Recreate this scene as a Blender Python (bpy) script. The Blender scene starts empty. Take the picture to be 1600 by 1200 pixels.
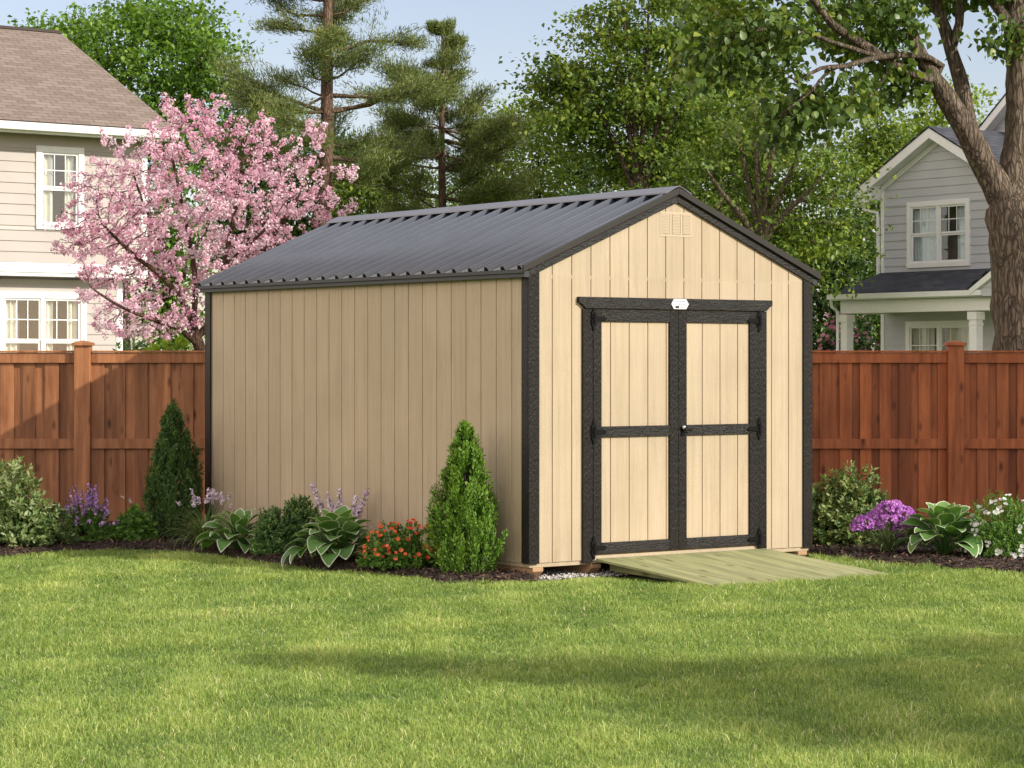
import bpy, bmesh, math, random
import numpy as np
from mathutils import Vector, Matrix, Euler
R = np.random.default_rng(7)
random.seed(7)
SC = bpy.context.scene
COL = SC.collection
# ------------------------------------------------------------------ camera, sky, sun
FPX, HX, HY, CAMZ = 3767.0, 800.0, 566.0, 1.75
cd = bpy.data.cameras.new('camera'); cam = bpy.data.objects.new('camera', cd); COL.objects.link(cam)
cd.sensor_width = 36; cd.lens = FPX / 1600 * 36; cd.shift_y = (HY - 600) / 1600
cd.clip_start = 0.1; cd.clip_end = 2000
cam.location = (0, 0, CAMZ); cam.rotation_euler = (math.radians(90), 0, 0)
SC.camera = cam
SUN_EL = math.atan(0.55)
SDIR = np.array([0.8742, -0.4856])             # horizontal direction towards the sun
W = bpy.data.worlds.new('World'); SC.world = W; W.use_nodes = True
nt = W.node_tree; bg = nt.nodes['Background']
sky = nt.nodes.new('ShaderNodeTexSky'); sky.sky_type = 'NISHITA'; sky.sun_disc = False
sky.sun_elevation = SUN_EL
sky.sun_rotation = math.atan2(SDIR[0], SDIR[1])
sky.air_density = 1.0; sky.dust_density = 0.6; sky.ozone_density = 1.2; sky.altitude = 0
hsv = nt.nodes.new('ShaderNodeHueSaturation'); hsv.inputs['Saturation'].default_value = 0.86
tint = nt.nodes.new('ShaderNodeMix'); tint.data_type = 'RGBA'; tint.blend_type = 'MULTIPLY'; tint.inputs[0].default_value = 1.0
tint.inputs[7].default_value = (1.08, 0.97, 1.0, 1)          # a little less green at the horizon
nt.links.new(sky.outputs[0], hsv.inputs['Color']); nt.links.new(hsv.outputs[0], tint.inputs[6])
# unseen thin cloud added high overhead as warm fill light, broken up by noise
tc = nt.nodes.new('ShaderNodeTexCoord'); sx = nt.nodes.new('ShaderNodeSeparateXYZ'); nt.links.new(tc.outputs['Generated'], sx.inputs[0])
mr = nt.nodes.new('ShaderNodeMapRange'); mr.interpolation_type = 'SMOOTHSTEP'; mr.inputs['From Min'].default_value = 0.22; mr.inputs['From Max'].default_value = 0.50
nt.links.new(sx.outputs['Z'], mr.inputs['Value'])
cn = nt.nodes.new('ShaderNodeTexNoise'); cn.inputs['Scale'].default_value = 2.2; cn.inputs['Detail'].default_value = 6; nt.links.new(tc.outputs['Generated'], cn.inputs['Vector'])
cr_ = nt.nodes.new('ShaderNodeMapRange'); cr_.inputs['From Min'].default_value = 0.25; cr_.inputs['From Max'].default_value = 0.50; nt.links.new(cn.outputs['Fac'], cr_.inputs['Value'])
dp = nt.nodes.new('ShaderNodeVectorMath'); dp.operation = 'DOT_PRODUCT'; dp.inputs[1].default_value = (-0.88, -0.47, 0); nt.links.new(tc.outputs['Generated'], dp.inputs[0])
dm = nt.nodes.new('ShaderNodeMapRange'); dm.interpolation_type = 'SMOOTHSTEP'; dm.inputs['From Min'].default_value = 0.10; dm.inputs['From Max'].default_value = 0.60   # unseen cloud bank added low left to brighten the shed's shaded side wall
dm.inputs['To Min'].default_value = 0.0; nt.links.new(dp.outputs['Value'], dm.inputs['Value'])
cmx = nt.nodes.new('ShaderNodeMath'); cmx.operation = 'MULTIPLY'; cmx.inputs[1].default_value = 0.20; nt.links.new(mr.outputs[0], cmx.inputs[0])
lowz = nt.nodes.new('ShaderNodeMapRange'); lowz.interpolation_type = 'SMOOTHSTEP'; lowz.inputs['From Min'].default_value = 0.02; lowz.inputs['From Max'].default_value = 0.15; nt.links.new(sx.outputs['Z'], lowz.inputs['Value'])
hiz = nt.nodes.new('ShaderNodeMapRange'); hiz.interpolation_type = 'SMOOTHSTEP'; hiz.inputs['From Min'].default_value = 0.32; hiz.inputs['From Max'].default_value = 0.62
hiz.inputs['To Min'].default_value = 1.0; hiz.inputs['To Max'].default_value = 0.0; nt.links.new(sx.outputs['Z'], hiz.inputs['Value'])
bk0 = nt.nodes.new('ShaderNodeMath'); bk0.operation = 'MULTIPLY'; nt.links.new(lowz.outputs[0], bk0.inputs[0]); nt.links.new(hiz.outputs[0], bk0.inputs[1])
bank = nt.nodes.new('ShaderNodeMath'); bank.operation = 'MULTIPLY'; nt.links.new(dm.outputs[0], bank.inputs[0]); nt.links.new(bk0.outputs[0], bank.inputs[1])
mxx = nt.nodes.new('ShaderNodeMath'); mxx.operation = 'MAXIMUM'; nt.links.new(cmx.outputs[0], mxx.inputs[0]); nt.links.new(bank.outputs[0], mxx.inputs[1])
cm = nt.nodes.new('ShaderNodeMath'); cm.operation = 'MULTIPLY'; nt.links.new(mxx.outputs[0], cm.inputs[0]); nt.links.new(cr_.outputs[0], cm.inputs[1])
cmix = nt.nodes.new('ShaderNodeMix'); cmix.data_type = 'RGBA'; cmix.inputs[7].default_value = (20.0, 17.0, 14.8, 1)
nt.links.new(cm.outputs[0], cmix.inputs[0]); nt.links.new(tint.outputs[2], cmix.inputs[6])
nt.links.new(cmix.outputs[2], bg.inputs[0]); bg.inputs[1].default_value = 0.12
sd = bpy.data.lights.new('sun', 'SUN'); sd.energy = 3.9; sd.angle = math.radians(0.6); sd.color = (1.0, 0.945, 0.83)
sun = bpy.data.objects.new('sun', sd); COL.objects.link(sun)
tosun = Vector((SDIR[0] * math.cos(SUN_EL), SDIR[1] * math.cos(SUN_EL), math.sin(SUN_EL)))
sun.rotation_euler = tosun.to_track_quat('Z', 'Y').to_euler(); sun.location = (12, -8, 14)
SC.view_settings.view_transform = 'Standard'; SC.view_settings.look = 'None'
SC.view_settings.exposure = 0.35; SC.view_settings.gamma = 1
SC.cycles.max_bounces = 6; SC.cycles.diffuse_bounces = 4; SC.cycles.glossy_bounces = 3
SC.cycles.transmission_bounces = 3; SC.cycles.transparent_max_bounces = 6
SC.cycles.caustics_reflective = False; SC.cycles.caustics_refractive = False
SC.cycles.sample_clamp_indirect = 4

def P(px, py, D):
    return np.array([(px - HX) / FPX * D, D, CAMZ - (py - HY) / FPX * D])
def G(px, py, z=0.0):
    D = (CAMZ - z) * FPX / (py - HY)
    return np.array([(px - HX) / FPX * D, D, z])

# ------------------------------------------------------------------ materials
def new_mat(name):
    m = bpy.data.materials.new(name); m.use_nodes = True
    n = m.node_tree.nodes; b = n['Principled BSDF']
    return m, m.node_tree, b
def N(nt, t, **kw):
    n = nt.nodes.new(t)
    for k, v in kw.items():
        if k.startswith('i_'):
            n.inputs[k[2:].replace('_', ' ')].default_value = v
        else: setattr(n, k, v)
    return n
def ramp(nt, fac, stops):
    r = nt.nodes.new('ShaderNodeValToRGB')
    e = r.color_ramp.elements
    while len(e) < len(stops): e.new(0.5)
    for k, (p, c) in enumerate(stops):
        e[k].position = p; e[k].color = (*c, 1) if len(c) == 3 else c
    nt.links.new(fac, r.inputs[0]); return r.outputs[0]
def coords(nt, scale=(1, 1, 1), kind='Object', rot=(0, 0, 0)):
    t = nt.nodes.new('ShaderNodeTexCoord'); m = nt.nodes.new('ShaderNodeMapping')
    m.inputs['Scale'].default_value = scale; m.inputs['Rotation'].default_value = rot
    nt.links.new(t.outputs[kind], m.inputs[0]); return m.outputs[0]
def noise(nt, vec, scale, detail=4, rough=0.55):
    n = N(nt, 'ShaderNodeTexNoise'); n.inputs['Scale'].default_value = scale
    n.inputs['Detail'].default_value = detail; n.inputs['Roughness'].default_value = rough
    nt.links.new(vec, n.inputs['Vector']); return n.outputs['Fac']
def mixc(nt, a, b, fac, mode='MIX'):
    m = nt.nodes.new('ShaderNodeMix'); m.data_type = 'RGBA'; m.blend_type = mode
    for s, v in ((0, fac), (6, a), (7, b)):
        if isinstance(v, (int, float)): m.inputs[s].default_value = v
        elif isinstance(v, tuple): m.inputs[s].default_value = (*v, 1)
        else: nt.links.new(v, m.inputs[s])
    return m.outputs[2]
def bump(nt, b, h, strength, dist=0.01):
    n = nt.nodes.new('ShaderNodeBump'); n.inputs['Strength'].default_value = strength
    n.inputs['Distance'].default_value = dist
    nt.links.new(h, n.inputs['Height']); nt.links.new(n.outputs[0], b.inputs['Normal'])
def attr(nt, name='var'):
    a = nt.nodes.new('ShaderNodeAttribute'); a.attribute_name = name; return a.outputs['Fac']

def plain(name, c, rough=0.5, spec=0.5, metallic=0.0, var=0.0, nscale=8, bs=0.0, bscale=60):
    m, nt, b = new_mat(name)
    b.inputs['Roughness'].default_value = rough; b.inputs['Specular IOR Level'].default_value = spec
    b.inputs['Metallic'].default_value = metallic
    v = coords(nt)
    if var:
        f = noise(nt, v, nscale, 5)
        nt.links.new(ramp(nt, f, [(0.3, tuple(x * (1 - var) for x in c)), (0.7, tuple(min(1, x * (1 + var)) for x in c))]), b.inputs['Base Color'])
    else: b.inputs['Base Color'].default_value = (*c, 1)
    if bs: bump(nt, b, noise(nt, v, bscale, 4), bs)
    return m

def siding_mat(name, c, grain=(30, 30, 2.0)):
    m, nt, b = new_mat(name)
    b.inputs['Roughness'].default_value = 0.55; b.inputs['Specular IOR Level'].default_value = 0.25
    v = coords(nt, grain)
    v2 = coords(nt)
    f = noise(nt, v2, 1.3, 6); g = noise(nt, v, 3.0, 6, 0.7)
    c1 = ramp(nt, f, [(0.3, tuple(x * 0.90 for x in c)), (0.7, tuple(x * 1.05 for x in c))])
    va = attr(nt)
    c2 = mixc(nt, c1, (0.80, 0.74, 0.68), va, 'MULTIPLY')
    dirt = ramp(nt, noise(nt, coords(nt, (1, 1, 0.25)), 6, 6, 0.7), [(0.55, (1, 1, 1)), (0.75, (0.86, 0.83, 0.80))])
    st = ramp(nt, noise(nt, coords(nt, (26, 26, 0.9)), 1.0, 5, 0.65), [(0.32, (0.90, 0.885, 0.87)), (0.62, (1.03, 1.03, 1.03))])
    c3 = mixc(nt, mixc(nt, c2, dirt, 0.8, 'MULTIPLY'), st, 1.0, 'MULTIPLY')
    nt.links.new(c3, b.inputs['Base Color'])
    bump(nt, b, g, 0.6, 0.006)
    return m

def emboss_mat(name, c):
    """woodgrain-embossed dark trim: short wavy ridges that glint"""
    m, nt, b = new_mat(name)
    b.inputs['Roughness'].default_value = 0.36; b.inputs['Specular IOR Level'].default_value = 0.26
    va = attr(nt)                                     # 0 upright grain, 1 level grain
    v1 = coords(nt, (110, 110, 30)); v2 = coords(nt, (20, 20, 120))
    a = noise(nt, v1, 1.0, 3, 0.6); d = noise(nt, v2, 1.0, 3, 0.6)
    h = nt.nodes.new('ShaderNodeMix'); h.data_type = 'FLOAT'
    nt.links.new(va, h.inputs[0]); nt.links.new(a, h.inputs[2]); nt.links.new(d, h.inputs[3])
    nt.links.new(ramp(nt, noise(nt, coords(nt), 3, 5), [(0.3, tuple(x * 0.8 for x in c)), (0.7, tuple(x * 1.25 for x in c))]), b.inputs['Base Color'])
    bump(nt, b, h.outputs[0], 0.9, 0.011)
    return m

def wood_mat(name, dark, light, knots=True, rough=0.5):
    m, nt, b = new_mat(name)
    b.inputs['Roughness'].default_value = rough; b.inputs['Specular IOR Level'].default_value = 0.3
    v = coords(nt, (9, 9, 0.7))
    va = attr(nt)
    comb = nt.nodes.new('ShaderNodeVectorMath'); comb.operation = 'ADD'
    nt.links.new(v, comb.inputs[0])
    sc = nt.nodes.new('ShaderNodeCombineXYZ'); mul = nt.nodes.new('ShaderNodeMath'); mul.operation = 'MULTIPLY'; mul.inputs[1].default_value = 37.0
    nt.links.new(va, mul.inputs[0]); nt.links.new(mul.outputs[0], sc.inputs[2]); nt.links.new(sc.outputs[0], comb.inputs[1])
    f = noise(nt, comb.outputs[0], 1.6, 8, 0.65)
    c = ramp(nt, f, [(0.28, dark), (0.5, tuple((a + d) / 2 for a, d in zip(dark, light))), (0.72, light)])
    tone = ramp(nt, va, [(0.0, (0.60, 0.57, 0.54)), (0.5, (0.92, 0.92, 0.92)), (1.0, (1.22, 1.18, 1.12))])
    c = mixc(nt, c, tone, 1.0, 'MULTIPLY')
    if knots:
        vv = N(nt, 'ShaderNodeTexVoronoi'); vv.inputs['Scale'].default_value = 1.0
        mp = nt.nodes.new('ShaderNodeVectorMath'); mp.operation = 'ADD'
        nt.links.new(coords(nt, (6.5, 2.0, 2.6)), mp.inputs[0]); nt.links.new(sc.outputs[0], mp.inputs[1])
        nt.links.new(mp.outputs[0], vv.inputs['Vector'])
        kn = ramp(nt, vv.outputs['Distance'], [(0.05, (0.20, 0.15, 0.13)), (0.20, (1, 1, 1))])
        c = mixc(nt, c, kn, 0.9, 'MULTIPLY')
    blot = ramp(nt, noise(nt, coords(nt, (2.2, 2.2, 1.0)), 1.5, 5, 0.6), [(0.35, (0.72, 0.68, 0.66)), (0.62, (1, 1, 1))])
    c = mixc(nt, c, blot, 0.9, 'MULTIPLY')
    nt.links.new(c, b.inputs['Base Color'])
    bump(nt, b, f, 0.25, 0.004)
    return m

def bark_mat(name, dark, light, sc=1.0, strength=1.0):
    m, nt, b = new_mat(name)
    b.inputs['Roughness'].default_value = 0.85; b.inputs['Specular IOR Level'].default_value = 0.15
    v = coords(nt, (16 * sc, 16 * sc, 3.2 * sc))
    f = noise(nt, v, 1.2, 8, 0.7)
    vv = N(nt, 'ShaderNodeTexVoronoi'); vv.feature = 'DISTANCE_TO_EDGE'; vv.inputs['Scale'].default_value = 1.3
    mx = nt.nodes.new('ShaderNodeVectorMath'); mx.operation = 'MULTIPLY_ADD'; mx.inputs[1].default_value = (1, 1, 1)
    nz = N(nt, 'ShaderNodeTexNoise'); nz.inputs['Scale'].default_value = 1.5; nt.links.new(v, nz.inputs['Vector'])
    nt.links.new(v, mx.inputs[0]); nt.links.new(nz.outputs['Color'], mx.inputs[2]); nt.links.new(mx.outputs[0], vv.inputs['Vector'])
    edge = ramp(nt, vv.outputs['Distance'], [(0.0, (0.35, 0.35, 0.35)), (0.22, (1, 1, 1))])
    c = ramp(nt, f, [(0.3, dark), (0.7, light)])
    c = mixc(nt, c, edge, 0.85, 'MULTIPLY')
    patch = ramp(nt, noise(nt, coords(nt, (1, 1, 0.5)), 2.2, 4), [(0.5, (1, 1, 1)), (0.7, (0.8, 0.95, 0.7))])
    c = mixc(nt, c, patch, 0.7, 'MULTIPLY')
    nt.links.new(c, b.inputs['Base Color'])
    hh = nt.nodes.new('ShaderNodeMath'); hh.operation = 'ADD'
    nt.links.new(edge, hh.inputs[0]); nt.links.new(f, hh.inputs[1])
    bump(nt, b, hh.outputs[0], strength, 0.03)
    return m

def leaf_mat(name, stops, trans=0.32, rough=0.45, spec=0.35, tint=(1.25, 1.25, 0.55)):
    m, nt, b = new_mat(name)
    c = ramp(nt, attr(nt), stops)
    nt.links.new(c, b.inputs['Base Color'])
    b.inputs['Roughness'].default_value = rough; b.inputs['Specular IOR Level'].default_value = spec
    tr = nt.nodes.new('ShaderNodeBsdfTranslucent')
    nt.links.new(mixc(nt, c, tint, 1.0, 'MULTIPLY'), tr.inputs[0])
    mx = nt.nodes.new('ShaderNodeMixShader'); mx.inputs[0].default_value = trans
    nt.links.new(b.outputs[0], mx.inputs[1]); nt.links.new(tr.outputs[0], mx.inputs[2])
    nt.links.new(mx.outputs[0], nt.nodes['Material Output'].inputs[0])
    return m

def shingle_mat(name, c1, c2, tab=(0.30, 0.14)):
    """asphalt shingles, laid in the roof plane's own x / y"""
    m, nt, b = new_mat(name)
    b.inputs['Roughness'].default_value = 0.9; b.inputs['Specular IOR Level'].default_value = 0.2
    br = N(nt, 'ShaderNodeTexBrick'); br.inputs['Scale'].default_value = 1.0
    br.inputs['Brick Width'].default_value = tab[0]; br.inputs['Row Height'].default_value = tab[1]
    br.inputs['Mortar Size'].default_value = 0.006; br.inputs['Bias'].default_value = 0.0
    br.inputs['Color1'].default_value = (*c1, 1); br.inputs['Color2'].default_value = (*c2, 1)
    br.inputs['Mortar'].default_value = tuple(x * 0.35 for x in c1) + (1,)
    uv = nt.nodes.new('ShaderNodeUVMap'); uv.uv_map = 'UVMap'
    nt.links.new(uv.outputs[0], br.inputs['Vector'])
    nz = ramp(nt, noise(nt, coords(nt), 60, 3), [(0.35, (0.75, 0.75, 0.75)), (0.65, (1.15, 1.15, 1.15))])
    c = mixc(nt, br.outputs['Color'], nz, 1.0, 'MULTIPLY')
    nt.links.new(c, b.inputs['Base Color'])
    bump(nt, b, br.outputs['Fac'], -0.6, 0.02)
    return m

def glass_mat(name):
    m, nt, b = new_mat(name)
    gl = nt.nodes.new('ShaderNodeBsdfGlossy'); gl.inputs['Roughness'].default_value = 0.02
    gl.inputs['Color'].default_value = (0.9, 0.93, 0.95, 1)
    tr = nt.nodes.new('ShaderNodeBsdfTransparent'); tr.inputs[0].default_value = (0.92, 0.94, 0.93, 1)
    lf = nt.nodes.new('ShaderNodeLayerWeight'); lf.inputs[0].default_value = 0.5
    pw = nt.nodes.new('ShaderNodeMath'); pw.operation = 'POWER'; pw.inputs[1].default_value = 3.5; nt.links.new(lf.outputs['Facing'], pw.inputs[0])
    lw = nt.nodes.new('ShaderNodeMath'); lw.operation = 'MULTIPLY_ADD'; lw.inputs[1].default_value = 0.6; lw.inputs[2].default_value = 0.05; nt.links.new(pw.outputs[0], lw.inputs[0])
    mx = nt.nodes.new('ShaderNodeMixShader')
    nt.links.new(lw.outputs[0], mx.inputs[0]); nt.links.new(tr.outputs[0], mx.inputs[1]); nt.links.new(gl.outputs[0], mx.inputs[2])
    nt.links.new(mx.outputs[0], nt.nodes['Material Output'].inputs[0])
    return m

TAN = (0.480, 0.388, 0.268)
M = {}
M['siding'] = siding_mat('tan_painted_siding', TAN)
M['skid'] = plain('tan_painted_timber', (0.42, 0.26, 0.15), 0.6, 0.2, var=0.15, nscale=6, bs=0.2)
M['trim'] = emboss_mat('black_embossed_trim', (0.013, 0.011, 0.009))
M['cap'] = plain('dark_bronze_metal', (0.028, 0.025, 0.021), 0.5, 0.25, var=0.08)
M['fascia'] = plain('charcoal_metal', (0.030, 0.032, 0.036), 0.5, 0.4, var=0.1)
M['roof'] = plain('charcoal_steel_roof', (0.088, 0.099, 0.120), 0.28, 0.8, 0.0, var=0.10, nscale=2)
M['ridge'] = plain('charcoal_steel_ridge', (0.125, 0.13, 0.15), 0.34, 0.6, 0.0, var=0.10)
M['iron'] = plain('black_iron', (0.004, 0.004, 0.004), 0.5, 0.12)
M['chrome'] = plain('polished_steel', (0.75, 0.75, 0.75), 0.15, 0.5, 1.0)
M['white_sign'] = plain('white_enamel', (0.8, 0.8, 0.78), 0.4)
M['ink'] = plain('black_ink', (0.03, 0.03, 0.03), 0.6)
M['grey_ink'] = plain('grey_ink', (0.09, 0.09, 0.09), 0.6)
M['vent'] = plain('cream_plastic_vent', (0.485, 0.392, 0.272), 0.5)
M['fence'] = wood_mat('orange_brown_stained_wood', (0.21, 0.078, 0.032), (0.52, 0.235, 0.105))
M['fence_red'] = wood_mat('red_brown_stained_wood', (0.22, 0.060, 0.020), (0.52, 0.170, 0.058))
M['beige'] = plain('beige_lap_siding', (0.45, 0.405, 0.37), 0.55, 0.3, var=0.05, nscale=1.5)
M['white'] = plain('white_trim_paint', (0.82, 0.82, 0.81), 0.45, 0.4, var=0.03)
M['grey'] = plain('grey_lap_siding', (0.50, 0.51, 0.54), 0.55, 0.3, var=0.05, nscale=1.5)
M['soffit'] = plain('cream_soffit', (0.55, 0.50, 0.43), 0.6)
M['brown_shingle'] = shingle_mat('brown_shingles', (0.205, 0.16, 0.13), (0.275, 0.22, 0.185))
M['dark_shingle'] = shingle_mat('charcoal_shingles', (0.05, 0.055, 0.068), (0.085, 0.09, 0.105))
M['glass'] = glass_mat('window_glass')
M['room'] = plain('dim_room', (0.12, 0.11, 0.10), 0.9)
M['curtain'] = plain('pale_curtain', (0.80, 0.77, 0.70), 0.8, var=0.1)
M['curtain_blue'] = plain('pale_blue_curtain', (0.70, 0.76, 0.80), 0.8, var=0.1)
M['bark'] = bark_mat('grey_brown_bark', (0.085, 0.06, 0.045), (0.30, 0.235, 0.175), 1.0, 1.0)
M['bark_dark'] = bark_mat('dark_bark', (0.04, 0.028, 0.022), (0.14, 0.10, 0.075), 1.5, 0.6)
M['bark_pine'] = bark_mat('pine_bark', (0.10, 0.06, 0.042), (0.30, 0.20, 0.14), 1.2, 0.8)
M['bark_cherry'] = bark_mat('cherry_bark', (0.045, 0.025, 0.022), (0.20, 0.12, 0.085), 2.0, 0.5)

# ------------------------------------------------------------------ mesh helpers
def tag(o, label, cat, group=None, kind=None):
    if label: o['label'] = label
    if cat: o['category'] = cat
    if group: o['group'] = group
    if kind: o['kind'] = kind
    return o
def empty(name, loc=(0, 0, 0), rz=0.0):
    o = bpy.data.objects.new(name, None); COL.objects.link(o)
    o.location = tuple(float(v) for v in loc); o.rotation_euler = (0, 0, rz); o.empty_display_size = 0.2
    return o

def mesh_np(name, V, F, mat, parent=None, var=None, extra=None, smooth=False):
    """V (n,3); F (m,k) one face size"""
    V = np.asarray(V, dtype=np.float32); F = np.asarray(F, dtype=np.int32)
    me = bpy.data.meshes.new(name); k = F.shape[1]
    me.vertices.add(len(V)); me.vertices.foreach_set('co', V.ravel())
    me.loops.add(F.size); me.loops.foreach_set('vertex_index', F.ravel())
    me.polygons.add(len(F)); me.polygons.foreach_set('loop_start', np.arange(0, F.size, k, dtype=np.int32))
    if smooth: me.polygons.foreach_set('use_smooth', np.ones(len(F), dtype=bool))
    if var is not None:
        a = me.attributes.new('var', 'FLOAT', 'POINT'); a.data.foreach_set('value', np.asarray(var, dtype=np.float32))
    for kx, ex in (extra or {}).items():
        a = me.attributes.new(kx, 'FLOAT', 'POINT'); a.data.foreach_set('value', np.asarray(ex, dtype=np.float32))
    me.update(calc_edges=True); me.validate()
    me.materials.append(mat)
    o = bpy.data.objects.new(name, me); COL.objects.link(o)
    if parent: o.parent = parent
    return o

class MB:
    def __init__(s): s.v = []; s.f = []; s.a = []
    def add(s, pts, faces, var=0.0):
        b = len(s.v); s.v += [tuple(map(float, p)) for p in pts]
        s.f += [tuple(i + b for i in f) for f in faces]; s.a += [var] * len(pts); return s
    def box(s, x0, x1, y0, y1, z0, z1, var=0.0):
        return s.add([(x0, y0, z0), (x1, y0, z0), (x1, y1, z0), (x0, y1, z0), (x0, y0, z1), (x1, y0, z1), (x1, y1, z1), (x0, y1, z1)],
                     [(0, 3, 2, 1), (4, 5, 6, 7), (0, 1, 5, 4), (1, 2, 6, 5), (2, 3, 7, 6), (3, 0, 4, 7)], var)
    def prism(s, poly, axis, a, b, var=0.0):
        """polygon in the two other axes (x,z for axis y; y,z for axis x; x,y for axis z) extruded a..b"""
        n = len(poly)
        def mk(p, t): return {'y': (p[0], t, p[1]), 'x': (t, p[0], p[1]), 'z': (p[0], p[1], t)}[axis]
        pts = [mk(p, a) for p in poly] + [mk(p, b) for p in poly]
        return s.add(pts, [tuple(range(n - 1, -1, -1)), tuple(range(n, 2 * n))] + [(i, (i + 1) % n, n + (i + 1) % n, n + i) for i in range(n)], var)
    def tube(s, pts, rad, k=8, var=0.0):
        pts = [Vector(p) for p in pts]; n = len(pts); rings = []
        up = Vector((0, 0, 1)); d0 = (pts[1] - pts[0]).normalized()
        x = d0.cross(up) if abs(d0.z) < 0.9 else d0.cross(Vector((1, 0, 0))); x.normalize()
        for i, p in enumerate(pts):
            d = (pts[min(i + 1, n - 1)] - pts[max(i - 1, 0)]).normalized()
            x = (x - d * x.dot(d)).normalized(); y = d.cross(x)
            r = rad[i] if hasattr(rad, '__len__') else rad
            rings += [p + (x * math.cos(2 * math.pi * j / k) + y * math.sin(2 * math.pi * j / k)) * r for j in range(k)]
        F = [(i * k + j, i * k + (j + 1) % k, (i + 1) * k + (j + 1) % k, (i + 1) * k + j) for i in range(n - 1) for j in range(k)]
        F += [tuple(range(k - 1, -1, -1)), tuple(range((n - 1) * k, n * k))]
        return s.add(rings, F, var)
    def build(s, name, mat, parent=None, bevel=0.0, smooth=False):
        me = bpy.data.meshes.new(name); me.from_pydata(s.v, [], s.f)
        a = me.attributes.new('var', 'FLOAT', 'POINT'); a.data.foreach_set('value', np.array(s.a, dtype=np.float32))
        bm = bmesh.new(); bm.from_mesh(me); bmesh.ops.recalc_face_normals(bm, faces=bm.faces); bm.to_mesh(me); bm.free()
        me.materials.append(mat); me.update()
        if smooth:
            for p in me.polygons: p.use_smooth = True
        o = bpy.data.objects.new(name, me); COL.objects.link(o)
        if parent: o.parent = parent
        if bevel:
            b = o.modifiers.new('bevel', 'BEVEL'); b.width = bevel; b.segments = 2; b.limit_method = 'ANGLE'
        return o

def unit(a): return a / (np.linalg.norm(a, axis=-1, keepdims=True) + 1e-9)
def rnd_dir(n):
    return unit(R.normal(size=(n, 3)))
# leaf templates: (u along, v across, w lift)
T_RHOMB = (np.array([[0, 0, 0], [0.5, 0.32, 0.05], [1, 0, 0], [0.5, -0.32, 0.05]]), np.array([[0, 3, 2, 1]]))
T_FOLD = (np.array([[0, 0, 0], [0.45, 0.36, 0.10], [1, 0, -0.08], [0.45, -0.36, 0.10]]), np.array([[0, 2, 1], [0, 3, 2]]))
T_NARROW = (np.array([[0, 0, 0], [0.45, 0.16, 0.04], [1, 0, -0.06], [0.45, -0.16, 0.04]]), np.array([[0, 2, 1], [0, 3, 2]]))
T_NEEDLE = (np.array([[0, 0.05, 0], [1, 0.03, 0], [1, -0.03, 0], [0, -0.05, 0]]), np.array([[0, 3, 2, 1]]))
T_HEART = (np.array([[0, 0, 0], [0.12, 0.33, 0.06], [0.45, 0.40, 0.08], [1.02, 0, -0.10], [0.45, -0.40, 0.08], [0.12, -0.33, 0.06], [0.5, 0, 0]]),
           np.array([[0, 6, 2, 1], [6, 3, 2, 2], [0, 5, 4, 6], [6, 4, 3, 3]]))
def leaves(name, pos, d, n, size, tmpl, mat, parent=None, var=None, aspect=None):
    """pos,d,n (N,3); size (N,)"""
    T, F = tmpl
    if F.shape[1] == 4 and (F[:, 2] == F[:, 3]).any():
        F = np.array([t for f in F for t in ([f[:3]] if f[2] == f[3] else [f[[0, 1, 2]], f[[0, 2, 3]]])])
    d = unit(d); b = unit(np.cross(n, d)); n2 = np.cross(d, b)
    N_ = len(pos); k = len(T); s = np.broadcast_to(np.asarray(size, float), (N_,))[:, None, None]
    asp = 1.0 if aspect is None else np.broadcast_to(aspect, (N_,))[:, None, None]
    V = pos[:, None, :] + s * (T[None, :, 0:1] * d[:, None, :] + asp * T[None, :, 1:2] * b[:, None, :] + T[None, :, 2:3] * n2[:, None, :])
    FF = (F[None] + (np.arange(N_) * k)[:, None, None]).reshape(-1, F.shape[1])
    if var is None: var = R.random(N_)
    return mesh_np(name, V.reshape(-1, 3), FF, mat, parent, np.repeat(var, k))

def shoots(p, d, m, length, splay=0.9, jit=0.25):
    """m leaves up each shoot -> pos, dir, normal"""
    n = len(p); d = unit(d)
    ref = rnd_dir(n); a = unit(np.cross(d, ref)); b = np.cross(d, a)
    ang = (np.arange(m) * 2.4)[None, :] + R.random((n, 1)) * 6.28
    rad = np.cos(ang)[..., None] * a[:, None] + np.sin(ang)[..., None] * b[:, None]
    t = (np.arange(m) + 0.3) / m
    L = np.broadcast_to(np.asarray(length, float), (n,))[:, None, None]
    pos = p[:, None] + d[:, None] * L * t[None, :, None]
    sp = splay * (1.15 - 0.6 * t)[None, :, None]
    dr = d[:, None] * np.cos(sp) + rad * np.sin(sp) + R.normal(size=pos.shape) * jit
    nn = np.broadcast_to(d[:, None], pos.shape) - 0.3 * rad + R.normal(size=pos.shape) * 0.15
    return pos.reshape(-1, 3), dr.reshape(-1, 3), nn.reshape(-1, 3)

def lumpy(dirs, k=10, amp=0.25, seed=0, width=0.5):
    r = np.random.default_rng(seed); c = unit(r.normal(size=(k, 3)))
    h = r.uniform(-1, 1, k)
    return 1 + amp * (np.exp(-(1 - dirs @ c.T) / (width * width)) * h).sum(1)

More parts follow.
